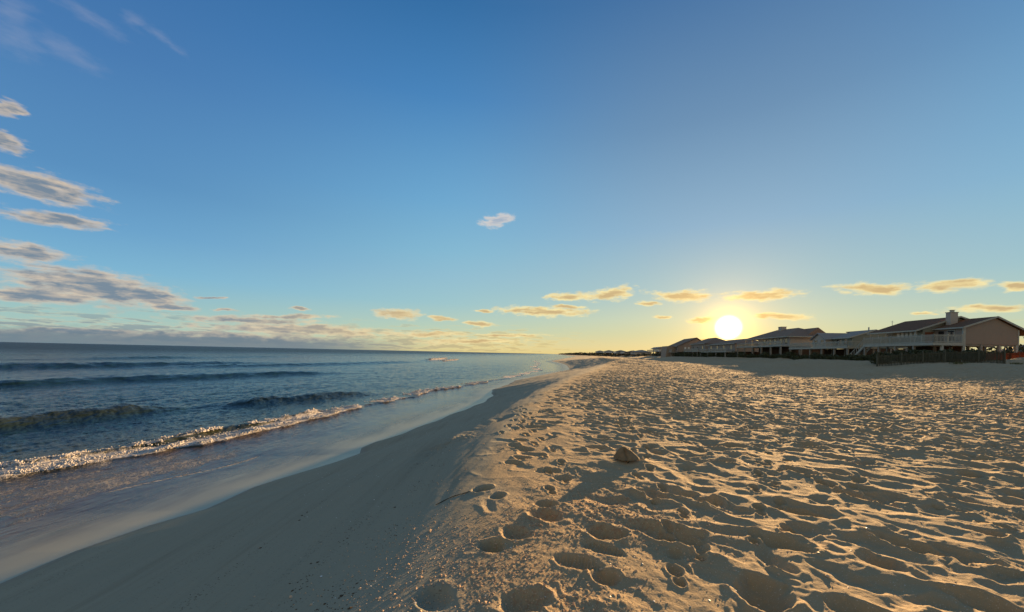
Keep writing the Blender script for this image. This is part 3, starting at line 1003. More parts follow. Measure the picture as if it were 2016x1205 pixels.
# deck
h.part('deck', MB().box(-3.5, -.02, 0, 12.0, 2.40, 2.56).box(-3.56, -3.5, -.06, 12.0, 2.22, 2.58).box(-3.5, -.15, -.06, 0, 2.22, 2.58)
       .box(-3.4, -.1, 2.9, 3.05, 2.18, 2.40).box(-3.4, -.1, 5.9, 6.05, 2.18, 2.40).box(-3.4, -.1, 8.9, 9.05, 2.18, 2.40), M['trim'])
railing(h, [(-.2, 0.0), (-3.44, 0.0), (-3.44, 11.9)], 2.56, 1.05, M['trim'], .15, 1.7)
for (px_, py_) in ((-2.25, 12.3), (-2.25, 10.7), (-2.25, 9.2), (-2.25, 4.2)):
    h.part('porch_post', MB().box(px_ - .06, px_ + .06, py_ - .06, py_ + .06, 2.56, 4.42), M['trim'])
for (px_, py_, m_) in ((-2.4, .1, 'trim'), (-3.35, 3.0, 'deckw'), (-3.35, 6.0, 'deckw'), (-3.35, 9.0, 'deckw'), (-3.35, 11.8, 'deckw'), (2.0, .12, 'deckw'), (4.0, .12, 'deckw'), (5.9, .12, 'trim'),
                       (0, 4, 'deckw'), (2, 4, 'deckw'), (4, 4, 'deckw'), (6, 4, 'deckw'), (0, 8, 'deckw'), (3, 8, 'deckw'), (6, 8, 'deckw'), (0, 12, 'deckw'), (3, 12, 'deckw'), (6, 12, 'deckw')):
    h.part('stilt', MB().box(px_ - .12, px_ + .12, py_ - .12, py_ + .12, -.6, 2.4), M[m_])
h.part('floor_beam', MB().box(-.1, 6.2, .1, .25, 2.2, 2.415).box(-.1, 7.2, 4, 4.2, 2.2, 2.415).box(-.1, 7.2, 8, 8.2, 2.2, 2.415), M['deckw'])
h.part('storage_room', MB().box(1.2, 4.2, 5.0, 9.6, -.4, 2.3), M['brown'])
st = MB()
for k in range(12):
    st.box(-3.4, -2.3, 12.0 + k * .27, 12.3 + k * .27, 2.36 - k * .21, 2.41 - k * .21)
st.bar((-3.42, 12, 2.3), (-3.42, 15.2, -.2), .06, .26); st.bar((-2.28, 12, 2.3), (-2.28, 15.2, -.2), .06, .26)
st.bar((-3.42, 12, 3.4), (-3.42, 15.2, .9), .06, .09); st.bar((-2.28, 12, 3.4), (-2.28, 15.2, .9), .06, .09)
for k in range(0, 13, 2):
    st.bar((-3.42, 12 + k * .26, 2.4 - k * .2), (-3.42, 12 + k * .26, 3.4 - k * .2), .06)
h.part('stairs', st, M['trim'])
h.part('antenna', MB().bar((.6, 12.0, 5.5), (.6, 12.0, 6.5), .04).bar((.35, 12.0, 6.3), (.85, 12.0, 6.3), .03), M['metal'])

# ---------------------------------------------------------------- second house: pale grey roof, long deck
h = House('beach_house', 1, 24, 'green sided beach house with a pale grey roof and long railed deck over dark undercroft', 'house')
h.part('wall', MB().prism([(1.5, 22, 2.35), (10.5, 22, 2.35), (10.5, 22, 4.2), (5.3, 22, 5.55), (1.5, 22, 4.35)], (0, 7.0, 0)), M['sage'])
h.part('wall', MB().prism([(.2, 27.3, 2.35), (.2, 31.4, 2.35), (.2, 31.4, 4.2), (.2, 29.35, 5.25), (.2, 27.3, 4.2)], (6, 0, 0)), M['cream'])
rf = MB(); slab(rf, (.9, 4.28), (5.2, 5.78), 21.7, 27.2); slab(rf, (11, 4.0), (5.2, 5.78), 21.7, 29.5)
roofA = h.part('roof', rf, M['greyroof'])
rf = MB()
for (ye, yr) in ((26.9, 29.35), (31.8, 29.35)):
    rf.prism([(-.2, ye, 4.15), (-.2, yr, 5.50), (-.2, yr, 5.36), (-.2, ye, 4.01)], (6.4, 0, 0))
h.part('roof', rf, M['greyroof'])
h.part('fascia', MB().bar((.85, 21.66, 4.2), (5.2, 21.66, 5.7), .06, .2).bar((.85, 21.7, 4.18), (.85, 27.2, 4.18), .06, .18), M['trim'], roofA)
h.part('vent_pipe', MB().bar((4.6, 22.6, 5.4), (4.6, 22.6, 6.25), .14), M['metal'], roofA)
for (a0, a1) in ((27.9, 28.7), (29.9, 30.7)):
    window(h, 'x', .2, a0, a1, 3.0, 4.0, -1, 'glass')
for (a0, a1) in ((23.2, 24.0), (24.8, 26.2)):
    window(h, 'x', 1.5, a0, a1, 2.9, 4.0, -1, 'glass')
h.part('deck', MB().box(-3.2, 1.5, 16.0, 33.5, 2.2, 2.36).box(-3.26, -3.2, 16, 33.5, 2.08, 2.38).box(-3.2, 1.5, 15.94, 16, 2.08, 2.38), M['trim'])
railing(h, [(1.5, 16.05), (-3.15, 16.05), (-3.15, 33.4)], 2.36, .95, M['trim'], .2, 2.2)
for py_ in (16.2, 19.5, 23, 26.5, 30, 33.3):
    for px_ in (-3.0, 1.0, 6.0):
        h.part('stilt', MB().box(px_ - .12, px_ + .12, py_ - .12, py_ + .12, -.6, 2.2), M['deckw'])
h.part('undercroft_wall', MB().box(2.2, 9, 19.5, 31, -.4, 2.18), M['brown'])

# ---------------------------------------------------------------- third: hipped roof with a chimney
h = House('beach_house', -1, 40, 'hip roofed pink brown beach house with a square chimney and open corner porch', 'house')
h.part('wall', MB().box(-.4, 8.4, 38.6, 53.4, 3.0, 5.25), M['cream'])
e0, e1, ya, yb, zr, ze = -1.6, 9.6, 37.4, 59.0, 7.55, 5.2
rf = MB()
P = [(e0, ya, ze), (e1, ya, ze), (e1, yb, ze), (e0, yb, ze), (4, 43.5, zr), (4, 53.0, zr)]
for f_ in ((0, 1, 4), (1, 2, 5, 4), (2, 3, 5), (3, 0, 4, 5)):
    rf.poly([P[i] for i in f_])
rf.poly([(p[0], p[1], p[2] - .12) for p in (P[3], P[2], P[1], P[0])])
for i in range(4):
    a_, b_ = P[i], P[(i + 1) % 4]
    rf.poly([a_, b_, (b_[0], b_[1], b_[2] - .12), (a_[0], a_[1], a_[2] - .12)])
roofA = h.part('roof', rf, M['tanroof'])
h.part('fascia', MB().bar((e0 - .04, ya, ze - .1), (e0 - .04, yb, ze - .1), .05, .2).bar((e0, ya - .04, ze - .1), (e1, ya - .04, ze - .1), .05, .2), M['trim'], roofA)
h.part('dormer_roof', MB().prism([(3.2, 38.5, 5.6), (7.6, 38.5, 5.6), (5.4, 38.5, 7.3)], (0, 7, 0)), M['tanroof'], roofA)
ch = h.part('chimney', MB().box(3.0, 4.2, 49.0, 50.4, 6.6, 8.1), M['cream'])
h.part('chimney_cap', MB().box(2.92, 4.28, 48.92, 50.48, 8.1, 8.2), M['trim'], ch)
for (a0, a1) in ((39.6, 40.6), (41.6, 42.8), (44.4, 45.4), (46.6, 47.6), (49.4, 50.4)):
    window(h, 'x', -.4, a0, a1, 3.6, 4.7, -1, 'glass')
h.part('deck', MB().box(-3.4, -.4, 36.5, 59.2, 2.82, 3.0).box(-.4, 8.0, 53.4, 59, 2.82, 3.0), M['trim'])
railing(h, [(-3.3, 36.6), (-3.3, 59.0)], 3.0, 1.0, M['trim'], .25, 2.6)
for py_ in (54.9, 58.7):
    h.part('porch_post', MB().box(-1.35, -1.1, py_ - .12, py_ + .12, 3.0, 5.15), M['trim'])
for py_ in (36.8, 41, 45.5, 50, 54.5, 58.8):
    for px_ in (-3.2, 1.0, 6.0):
        h.part('stilt', MB().box(px_ - .14, px_ + .14, py_ - .14, py_ + .14, -.8, 2.82), M['deckw'])
h.part('undercroft_wall', MB().box(1.5, 8, 39.5, 57, -.5, 2.8), M['brown'])


def gable_house(name, label, x0, x1, y0, y1, zf, ze, zr, xr=None, wall='tan', roof='tanroof', hip=0., deck=True, nwin=3, chimney=None, group=None, lite=False):
    h = House(name, x0, y0, label, 'house', group)
    xr = xr if xr is not None else (x0 + x1) / 2
    ov = .5
    h.part('wall', MB().prism([(x0, y0, zf), (x1, y0, zf), (x1, y0, ze - .02)] + ([] if hip else [(xr, y0, zr - .25)]) + [(x0, y0, ze - .02)], (0, y1 - y0, 0)), M[wall])
    rf = MB()
    P = [(x0 - ov, y0 - ov, ze - .1), (x1 + ov, y0 - ov, ze - .1), (x1 + ov, y1 + ov, ze - .1), (x0 - ov, y1 + ov, ze - .1), (xr, y0 - ov + hip, zr), (xr, y1 + ov - hip, zr)]
    for f_ in ((0, 1, 4), (1, 2, 5, 4), (2, 3, 5), (3, 0, 4, 5)):
        if hip or len(f_) == 4:
            q = [P[i] for i in f_]
            rf.prism(q, (0, 0, .12))
    ro = h.part('roof', rf, M[roof])
    if not lite:
        h.part('fascia', MB().bar((x0 - ov - .04, y0 - ov, ze - .02), (x0 - ov - .04, y1 + ov, ze - .02), .05, .2), M['trim'], ro)
    for k in range(nwin):
        c = y0 + (k + .5) * (y1 - y0) / nwin
        window(h, 'x', x0, c - .5, c + .5, zf + .7, min(ze - .35, zf + 1.9), -1, 'glass')
    if deck:
        h.part('deck', MB().box(x0 - 2.8, x0 - .02, y0 - .5, y1 + .5, zf - .25, zf - .05), M['trim'])
        railing(h, [(x0 - 2.7, y0 - .4), (x0 - 2.7, y1 + .4)], zf - .05, .95, M['trim'], .35, 3)
    for py_ in np.linspace(y0 + .3, y1 - .3, 4):
        for px_ in ((x0 - 2.6) if deck else x0 + .3, (x0 + x1) / 2, x1 - .3):
            h.part('stilt', MB().box(px_ - .15, px_ + .15, py_ - .15, py_ + .15, -1.0, zf - .05), M['deckw'])
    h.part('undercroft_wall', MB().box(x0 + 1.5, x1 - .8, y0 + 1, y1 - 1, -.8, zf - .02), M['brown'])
    if chimney:
        h.part('chimney', MB().box(chimney[0], chimney[0] + .9, chimney[1], chimney[1] + .9, ze, chimney[2]), M['cream'])
    return h


gable_house('beach_house', 'low brown house with long ridge just right of the sun', -1, 9, 66, 88, 1.9, 4.3, 5.9, 4, 'tan', 'tanroof', 4.5, True, 4)
gable_house('beach_house', 'tall brown hip roofed house just left of the sun', -1, 9, 91, 107, 2.2, 5.0, 7.3, 4, 'tan', 'tanroof', 4.5, True, 3)
hh = gable_house('beach_house', 'wide gabled tan house with a broad pale gable end facing the beach', -4.2, 8.2, 114, 131, 2.0, 4.4, 8.1, 3.2, 'tan', 'tanroof', 0., True, 4)
for c in (-1.6, -.2, 1.2, 2.6):
    window(hh, 'y', 114, c, c + .7, 3.3, 4.1, -1, 'blind')
hh.part('side_wing', MB().prism([(-8.2, 118, -1.), (-4.25, 118, -1.), (-4.25, 118, 4.5), (-7.6, 118, 4.5)], (0, 9, 0)), M['tan'])
h = House('beach_house', 0, 171, 'small flat topped white house on dark stilts left of the gabled houses', 'house')
h.part('wall', MB().box(0, 9, 166, 182, 2.7, 4.2), M['white'])
h.part('roof', MB().prism([(-1.2, 164.5, 4.2), (10.2, 164.5, 4.2), (8, 164.5, 5.25), (.8, 164.5, 5.25)], (0, 19, 0)), M['greyroof'])
h.part('deck', MB().box(-3, 0, 165, 183, 2.5, 2.68), M['trim'])
railing(h, [(-2.9, 165), (-2.9, 183)], 2.68, .9, M['trim'], .4, 3)
for a0 in (168, 172, 176, 180):
    window(h, 'x', 0, a0, a0 + 1.2, 3.0, 3.9, -1, 'glass')
for py_ in (166, 171, 176, 181.5):
    for px_ in (-2.7, .4, 4.5, 8.5):
        h.part('stilt', MB().box(px_ - .15, px_ + .15, py_ - .15, py_ + .15, -1, 2.7), M['deckw'])
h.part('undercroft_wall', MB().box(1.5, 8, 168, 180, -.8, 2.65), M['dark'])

far = [(0, 243, 262, 'grey roofed pale cottage low among dark dune shrubs', 'cream', 'greyroof', 4.4),
       (3, 300, 314, 'tiny brown cottage half hidden by dune shrubs farther along the beach', 'tan', 'tanroof', 4.6),
       (2, 372, 388, 'tiny pale cottage beyond the brown one, far down the beach', 'white', 'greyroof', 5.6),
       (0, 470, 490, 'tiny white gabled cottage far off between rounded dark trees', 'white', 'greyroof', 6.6),
       (0, 610, 640, 'farthest pale speck of a house near the tip of the shore', 'white', 'greyroof', 7.5)]
for (x_, y0_, y1_, lb, wm, rm, zr_) in far:
    gable_house('beach_house', lb, x_, x_ + 12, y0_, y1_, zr_ - 3.4, zr_ - 1.6, zr_, None, wm, rm, 3., False, 3, None, None, True)
gable_house('beach_house', 'low roofed house half cut off by the right edge behind the red fence', 17, 26, 4, 14, .4, 1.9, 3.1, None, 'white', 'tanroof', 0., False, 2, None, None, True)


# ================================================================== fences in front of the big house
def fence(name, label, pts, hgt, pitch, wdt, m, post_every=2.3, lean=.03, gap=.0, low=0.):
    x0, y0 = pts[0]
    g0 = gz(x0, y0)
    root = empty(name, (x0, y0, g0), 0, label, 'fence')
    rnd = random.Random(len(label))
    pk = MB(); rl = MB()
    for (ax, ay), (bx_, by) in zip(pts, pts[1:]):
        L = math.hypot(bx_ - ax, by - ay); n = int(L / pitch)
        for k in range(n + 1):
            t = k / n
            x, y = ax + (bx_ - ax) * t, ay + (by - ay) * t
            g = gz(x, y) - g0
            hh_ = hgt * (1 + rnd.uniform(-.07, .05))
            pk.bar((x - x0, y - y0, g - .1), (x - x0 + rnd.uniform(-lean, lean), y - y0, g + hh_), wdt, .025)
        k = max(1, round(L / post_every))
        for q in range(k + 1):
            t = q / k
            x, y = ax + (bx_ - ax) * t, ay + (by - ay) * t
            g = gz(x, y) - g0
            if q or (ax, ay) == pts[0]:
                MB().box(x - x0 - .07, x - x0 + .07, y - y0 - .14, y - y0 - .02, g - .3, g + hgt * 1.12).build('post', m, root)
            if q < k:
                t2 = (q + 1) / k
                x2, y2 = ax + (bx_ - ax) * t2, ay + (by - ay) * t2
                g2 = gz(x2, y2) - g0
                for zz in (.25, .85):
                    rl.bar((x - x0, y - y0 + .03, g + hgt * zz), (x2 - x0, y2 - y0 + .03, g2 + hgt * zz), .04, .09)
    p_ = pk.build('pickets', m, root)
    rl.build('rails', m, root)
    return root


fence('picket_fence', 'weathered grey picket fence in front of the big stilt house, left run', [(41.2, 43.6), (43.2, 42.9), (47.0, 42.0)], 1.25, .13, .075, M['fence'])
fence('picket_fence', 'weathered grey picket fence under the tan gable wall, right run', [(48.3, 43.2), (51.6, 42.8), (54.0, 42.4)], 1.35, .13, .075, M['fence'])
fence('board_fence', 'solid red brown board fence behind the dune at the right edge', [(57.4, 47.6), (64, 46.9), (74, 45.8)], 1.25, .155, .15, M['redwood'], 2.4, .0)


# ================================================================== shrubs and trees
def leaf_cloud(n, lumps, size, seed):
    rnd = np.random.default_rng(seed)
    lw = np.array([l[3] * l[4] * l[5] for l in lumps]) ** .67
    which = rnd.choice(len(lumps), n, p=lw / lw.sum())
    L = np.array(lumps)[which]
    d = rnd.normal(size=(n, 3)); d /= np.linalg.norm(d, axis=1)[:, None]
    rad = rnd.uniform(.55, 1.05, n) ** .6
    c = L[:, :3] + d * L[:, 3:6] * rad[:, None]
    c[:, 2] = np.maximum(c[:, 2], .03)
    t1 = rnd.normal(size=(n, 3)); t1 /= np.linalg.norm(t1, axis=1)[:, None]
    t2 = np.cross(t1, rnd.normal(size=(n, 3))); t2 /= np.linalg.norm(t2, axis=1)[:, None]
    sz = size * rnd.uniform(.6, 1.4, n)[:, None]
    v = np.stack([c - t1 * sz, c + t2 * sz * .45, c + t1 * sz, c - t2 * sz * .45], 1).reshape(-1, 3)
    mb = MB(); mb.v = [tuple(p) for p in v]; mb.f = [(4 * i, 4 * i + 1, 4 * i + 2, 4 * i + 3) for i in range(n)]
    return mb


def plant(name, x, y, wid, hgt, label, cat, group=None, kind='shrub', n=700, m='leaf', seed=0):
    g = gz(x, y)
    root = empty(name, (x, y, g - .03), random.uniform(0, 6), label, cat, group)
    rnd = random.Random(seed)
    lumps = []
    if kind == 'shrub':
        for k in range(6):
            a_ = rnd.uniform(0, 6.28); q = rnd.uniform(.1, .62) * wid
            hz = hgt * rnd.uniform(.55, 1.0) * (1 - .3 * q / wid)
            lumps.append((math.cos(a_) * q, math.sin(a_) * q, hz * .5, wid * rnd.uniform(.3, .5), wid * rnd.uniform(.3, .5), hz * .52))
        tr_ = MB()
        for k in range(4):
            a_ = rnd.uniform(0, 6.28)
            tr_.tube([(0, 0, -.1), (math.cos(a_) * wid * .25, math.sin(a_) * wid * .25, hgt * .4), (math.cos(a_) * wid * .45, math.sin(a_) * wid * .45, hgt * .75)], [.05, .035, .012])
    else:
        cz = hgt - wid * .55
        for k in range(7):
            a_ = rnd.uniform(0, 6.28); q = rnd.uniform(.2, .7) * wid
            lumps.append((math.cos(a_) * q, math.sin(a_) * q, cz + rnd.uniform(-.3, .35) * wid * .6, wid * .45, wid * .45, wid * .32))
        tr_ = MB().tube([(0, 0, -.2), (.1, .05, hgt * .4), (0, .1, hgt * .75)], [.16, .12, .07])
        for k in range(4):
            a_ = rnd.uniform(0, 6.28)
            tr_.tube([(.05, .05, hgt * .5), (math.cos(a_) * wid * .3, math.sin(a_) * wid * .3, hgt * .7), (math.cos(a_) * wid * .6, math.sin(a_) * wid * .6, hgt * .85)], [.07, .05, .02])
    leaf_cloud(n, lumps, max(.07, wid * .075), seed).build('crown', M[m], root)
    tr_.build('trunk' if kind == 'tree' else 'stems', M['bark'], root)
    return root


ORD = 'first second third fourth fifth sixth seventh eighth ninth tenth eleventh twelfth thirteenth fourteenth fifteenth sixteenth seventeenth eighteenth nineteenth'.split()
# in front of / beneath the big house
for i, (px, Y, w_, h_) in enumerate([(1738, 46, 1.4, 1.7), (1768, 47, 1.7, 1.9), (1800, 46.5, 1.7, 1.7), (1836, 46, 1.7, 1.9), (1868, 46, 1.7, 1.8), (1912, 45, 1.9, 1.7)]):
    plant('dune_shrub', (px - 1008) / 760 * Y, Y, w_, h_, 'dark green shrub behind the picket fence, %s of six from the left' % ORD[i], 'shrub', 'shrubs under the big stilt house', 'shrub', 1900, 'leaf', i + 1)
# under the second and third house
for i, (px, Y, w_, h_) in enumerate([(1706, 56, 1.4, 1.2), (1682, 60, 1.8, 1.4), (1655, 64, 1.6, 1.1), (1632, 66, 1.9, 1.3), (1606, 69, 1.5, 1.6), (1582, 74, 2.0, 1.1), (1556, 80, 2.1, 1.6), (1530, 86, 1.9, 1.2), (1506, 92, 2.3, 1.7), (1484, 97, 2.1, 1.3)]):
    plant('dune_shrub', (px - 1008) / 760 * Y, Y, w_, h_, 'dull green shrub below the decks, %s of ten leftwards from the big house' % ORD[i], 'shrub', 'shrubs along the dune below the middle houses', 'shrub', 1200, 'leaf', i + 20)
for i, (px, Y, w_, h_) in enumerate([(1462, 104, 2.4, 2.2), (1444, 110, 2.4, 2.4), (1424, 118, 2.6, 2.3), (1404, 126, 2.8, 2.5), (1386, 134, 2.8, 2.2), (1368, 142, 3, 2.6), (1352, 150, 3, 2.4), (1336, 160, 3.2, 2.8), (1322, 175, 3.2, 3.0)]):
    plant('dune_shrub', (px - 1008) / 760 * Y, Y, w_, h_, 'low dark dune shrub, %s of nine leftwards from below the sun' % ORD[i], 'shrub', 'shrubs on the dune near the sun', 'shrub', 420, 'leaf', i + 40)
# the dark line running off to the point (px, top above horizon in px, Y, half width px)
line = [(1318, 14, 200, 9), (1303, 8, 205, 9), (1290, 9, 210, 10), (1272, 7, 235, 11), (1262, 7, 260, 9), (1246, 12, 330, 12), (1232, 9, 300, 8), (1213, 7, 330, 7), (1205, 7.5, 350, 8), (1193, 7, 380, 8),
        (1180, 6.5, 420, 7), (1172, 7.2, 450, 6), (1160, 6.5, 480, 5), (1146, 6.0, 750, 5), (1138, 4.6, 900, 5), (1130, 4.0, 1100, 5), (1122, 3.4, 1400, 5), (1114, 2.8, 2000, 5), (1107, 2.2, 2700, 5)]
for i, (px, tp, Y, hw) in enumerate(line):
    x = (px - 1008) / 760 * Y
    g = gz(x, Y)
    top = tp / 760 * Y
    w_ = hw / 760 * Y
    far_ = Y > 520
    plant('dune_tree', x, Y, w_, top - g, 'dark scrub tree, %s of nineteen from the flat topped house to the point' % ORD[i], 'tree', 'scrub trees along the far shore', 'shrub', 420 if not far_ else 260, 'leaf2', i + 70)
plant('flat_crowned_tree', (1219 - 1008) / 760 * 325, 325, 2.6, 10.6 / 760 * 325 + 0.9, 'thin tree with a small flat crown standing above the scrub line', 'tree', None, 'tree', 260, 'leaf2', 99)
plant('round_crowned_tree', 1.338 * 62, 62, 1.1, 5.6, 'round crowned tree half cut off by the right edge beside the big gable', 'tree', None, 'tree', 500, 'leaf2', 123)
# low far dunes scrub behind everything, one mass nobody could count
def far_scrub():
    rnd = np.random.default_rng(5)
    n = 14000
    y = np.exp(rnd.uniform(math.log(150), math.log(4500), n))
    ub = rnd.uniform(0, 1, n) * 22 + np.interp(y, [150, 400, 800, 4500], [40, 36, 14, 4])
    x = cr(y) + ub
    z, *_ = ground(x, y, False)
    hgt = rnd.uniform(0, 1, n) ** .7 * np.clip(y * .0035, .9, 4.2) * (1 + .5 * vn(x * .03, y * .03, 7))
    c = np.stack([x, y, z + hgt], -1)
    sz = np.clip(y * .0035, .35, 3.2)[:, None] * rnd.uniform(.6, 1.4, n)[:, None]
    t1 = rnd.normal(size=(n, 3)); t1 /= np.linalg.norm(t1, axis=1)[:, None]
    t2 = np.cross(t1, rnd.normal(size=(n, 3))); t2 /= np.linalg.norm(t2, axis=1)[:, None]
    v = np.stack([c - t1 * sz, c + t2 * sz * .5, c + t1 * sz, c - t2 * sz * .5], 1).reshape(-1, 3)
    mb = MB(); mb.v = [tuple(p) for p in v]; mb.f = [(4 * i, 4 * i + 1, 4 * i + 2, 4 * i + 3) for i in range(n)]
    return tag(mb.build('dune_scrub', M['leaf2']), 'low dark scrub covering the far dunes behind the scrub trees', 'scrub', None, 'stuff')


far_scrub()


def back_scrub():
    rnd = np.random.default_rng(6)
    n = 16000
    ly = rnd.uniform(-8, 165, n); lx = rnd.uniform(11.5, 16, n)
    x = ROW[0] + RC * lx + RS * ly; y = ROW[1] - RS * lx + RC * ly
    z, *_ = ground(x, y, False)
    hgt = rnd.uniform(0, 1, n) ** .8 * (2.3 + .8 * vn(ly * .25, lx * .1, 7))
    c = np.stack([x, y, z + hgt], -1)
    sz = .22 * rnd.uniform(.6, 1.4, n)[:, None]
    t1 = rnd.normal(size=(n, 3)); t1 /= np.linalg.norm(t1, axis=1)[:, None]
    t2 = np.cross(t1, rnd.normal(size=(n, 3))); t2 /= np.linalg.norm(t2, axis=1)[:, None]
    v = np.stack([c - t1 * sz, c + t2 * sz * .5, c + t1 * sz, c - t2 * sz * .5], 1).reshape(-1, 3)
    mb = MB(); mb.v = [tuple(p) for p in v]; mb.f = [(4 * i, 4 * i + 1, 4 * i + 2, 4 * i + 3) for i in range(n)]
    return tag(mb.build('back_scrub', M['leaf2']), 'dark hedge of scrub seen through the stilts behind the houses', 'scrub', None, 'stuff')


back_scrub()


# dune grass tufts
def tuft(x, y, w_, h_, label, seed):
    g = gz(x, y)
    rnd = random.Random(seed)
    mb = MB()
    for k in range(90):
        a_ = rnd.uniform(0, 6.28); q = rnd.uniform(0, .5) * w_; b_ = rnd.uniform(0, 6.28); l = rnd.uniform(.5, 1) * h_
        x0, y0 = math.cos(a_) * q, math.sin(a_) * q
        x1, y1 = x0 + math.cos(b_) * l * .45, y0 + math.sin(b_) * l * .45
        xm, ym = (x0 + x1) / 2 - math.cos(b_) * .05, (y0 + y1) / 2
        dx, dy = -math.sin(b_) * .018, math.cos(b_) * .018
        mb.poly([(x0 - dx, y0 - dy, 0), (x0 + dx, y0 + dy, 0), (xm + dx, ym + dy, l * .6), (xm - dx, ym - dy, l * .6)])
        mb.poly([(xm - dx, ym - dy, l * .6), (xm + dx, ym + dy, l * .6), (x1, y1, l)])
    o = mb.build('grass_tuft', M['grass'])
    o.location = (x, y, g - .02)
    tag(o, label, 'grass tuft')


tuft(1.152 * 38, 38, 1.1, .32, 'wide low grass tuft on the sand in front of the picket fence', 3)
tuft(1.181 * 38.5, 38.5, .5, .2, 'smallest grass tuft, just right of the wide one', 4)
tuft(1.308 * 37.5, 37.5, .9, .26, 'grass tuft alone near the right edge below the bright dune', 5)


# ================================================================== small things on the sand
def lumps_mesh(name, P, S, m, flat=.7, seed=0, sub=0, kind='stuff', label='', cat=''):
    rnd = np.random.default_rng(seed)
    n = len(P)
    base = np.array([(1, 0, 0), (-1, 0, 0), (0, 1, 0), (0, -1, 0), (0, 0, 1), (0, 0, -1)], float)
    F = [(0, 2, 4), (2, 1, 4), (1, 3, 4), (3, 0, 4), (2, 0, 5), (1, 2, 5), (3, 1, 5), (0, 3, 5)]
    if sub:
        V = list(map(tuple, base)); NF = []; cache = {}
        def mid(a_, b_):
            k = (min(a_, b_), max(a_, b_))
            if k not in cache:
                q = (np.array(V[a_]) + np.array(V[b_])); q /= np.linalg.norm(q); V.append(tuple(q)); cache[k] = len(V) - 1
            return cache[k]
        for a_, b_, c_ in F:
            ab, bc, ca_ = mid(a_, b_), mid(b_, c_), mid(c_, a_)
            NF += [(a_, ab, ca_), (ab, b_, bc), (ca_, bc, c_), (ab, bc, ca_)]
        base = np.array(V); F = NF
    k = len(base)
    jit = rnd.uniform(.65, 1.35, (n, k, 1))
    ax = rnd.uniform(.7, 1.35, (n, 1, 3)); ax[:, :, 2] *= flat
    an = rnd.uniform(0, 6.28, n)
    v = base[None] * jit * ax * S[:, None, None]
    c_, s_ = np.cos(an)[:, None], np.sin(an)[:, None]
    v = np.stack([v[..., 0] * c_ - v[..., 1] * s_, v[..., 0] * s_ + v[..., 1] * c_, v[..., 2]], -1) + P[:, None]
    f = (np.array(F)[None] + (np.arange(n) * k)[:, None, None]).reshape(-1, 3)
    me = bpy.data.meshes.new(name)
    me.vertices.add(n * k); me.loops.add(f.size); me.polygons.add(len(f))
    me.vertices.foreach_set('co', v.reshape(-1).astype(np.float32))
    me.loops.foreach_set('vertex_index', f.ravel().astype(np.int32))
    me.polygons.foreach_set('loop_start', (np.arange(len(f)) * 3).astype(np.int32))
    me.polygons.foreach_set('use_smooth', np.full(len(f), bool(sub)))
    me.update(calc_edges=True)
    me.materials.append(m)
    o = bpy.data.objects.new(name, me); COL.objects.link(o)
    if kind:
        tag(o, label, cat, None, kind)
    return o


rng = np.random.default_rng(11)
pts = []
for (cx, cy, rad, n) in ((.85, 3.75, .55, 1300), (-.3, 2.7, .38, 900), (.2, 2.25, .4, 900), (-.72, 3.2, .28, 420), (.2, 3.3, .28, 350), (-.75, 2.2, .4, 500), (1.3, 3.1, .5, 400), (-.85, 7.3, .3, 260), (.5, 5.2, 1.2, 300), (2.2, 5, 2.0, 500)):
    q = rng.normal(size=(n, 2)) * rad
    pts.append(np.stack([cx + q[:, 0], cy + q[:, 1]], -1))
pts = np.concatenate(pts); pts = pts[np.hypot(pts[:, 0], pts[:, 1]) > 1.2]
zz = ground(pts[:, 0], pts[:, 1])[0]
S = rng.uniform(.0025, .0075, len(pts)) * (1 + (rng.uniform(0, 1, len(pts)) > .95) * .9)
lumps_mesh('sand_crumbs', np.stack([pts[:, 0], pts[:, 1], zz + S * .2], -1), S, M['clod'], .75, 1, 0, 'stuff', 'dry crumbs of sand scattered round the footprints', 'sand crumbs')
# shell grit
n = 1500
rr_ = rng.uniform(2, 24, n); aa = rng.uniform(-.5, .98, n)
px_, py_ = np.sin(aa) * rr_, np.cos(aa) * rr_
ok = (px_ - wl(py_)) > .6
px_, py_, rr_ = px_[ok], py_[ok], rr_[ok]
zz = ground(px_, py_)[0]
S = rng.uniform(.0025, .007, len(px_)) + .00022 * rr_
lumps_mesh('shell_fragments', np.stack([px_, py_, zz + S * .25], -1), S, M['shell'], .3, 2, 0, 'stuff', 'white chips of broken shell strewn over the sand', 'shell fragments')
n = 2600
yy = 2.0 + 8 * rng.uniform(0, 1, n) ** 1.6
ln_ = rng.integers(0, 3, n)
xx = cr(yy) - np.array([.55, .95, 1.9])[ln_] - .12 * vn(yy * 1.5, ln_ * 9.1, 55) + rng.normal(size=n) * np.array([.10, .05, .03])[ln_]
kp = (vn(yy * 2.2, ln_ * 5.3, 56) > -.05) & (rng.uniform(0, 1, n) < np.array([1., .55, .3])[ln_])
xx, yy = xx[kp], yy[kp]; n = len(xx)
zz = ground(xx, yy)[0]
S = rng.uniform(.002, .0065, n) * np.where(rng.uniform(0, 1, n) > .93, 2.4, 1)
lumps_mesh('seaweed_bits', np.stack([xx, yy, zz + S * .2], -1), S, M['seaweed'], .3, 3, 0, 'stuff', 'dark dried scraps in a thin line on the smooth slope', 'seaweed')

# single seaweed strand near the first footprints
mb = MB(); P_ = []
for k in range(12):
    t = k / 11
    x, y = -.74 + .38 * t, 3.92 + .34 * t + .03 * math.sin(t * 5)
    P_.append((x, y, gz(x, y) + .005))
mb.tube(P_, [.0028 + .002 * math.sin(k) ** 2 for k in range(12)], 5)
tag(mb.build('seaweed_strand', M['seaweed']), 'thin dark seaweed strand lying on the smooth slope left of the nearest footprints', 'seaweed strand')


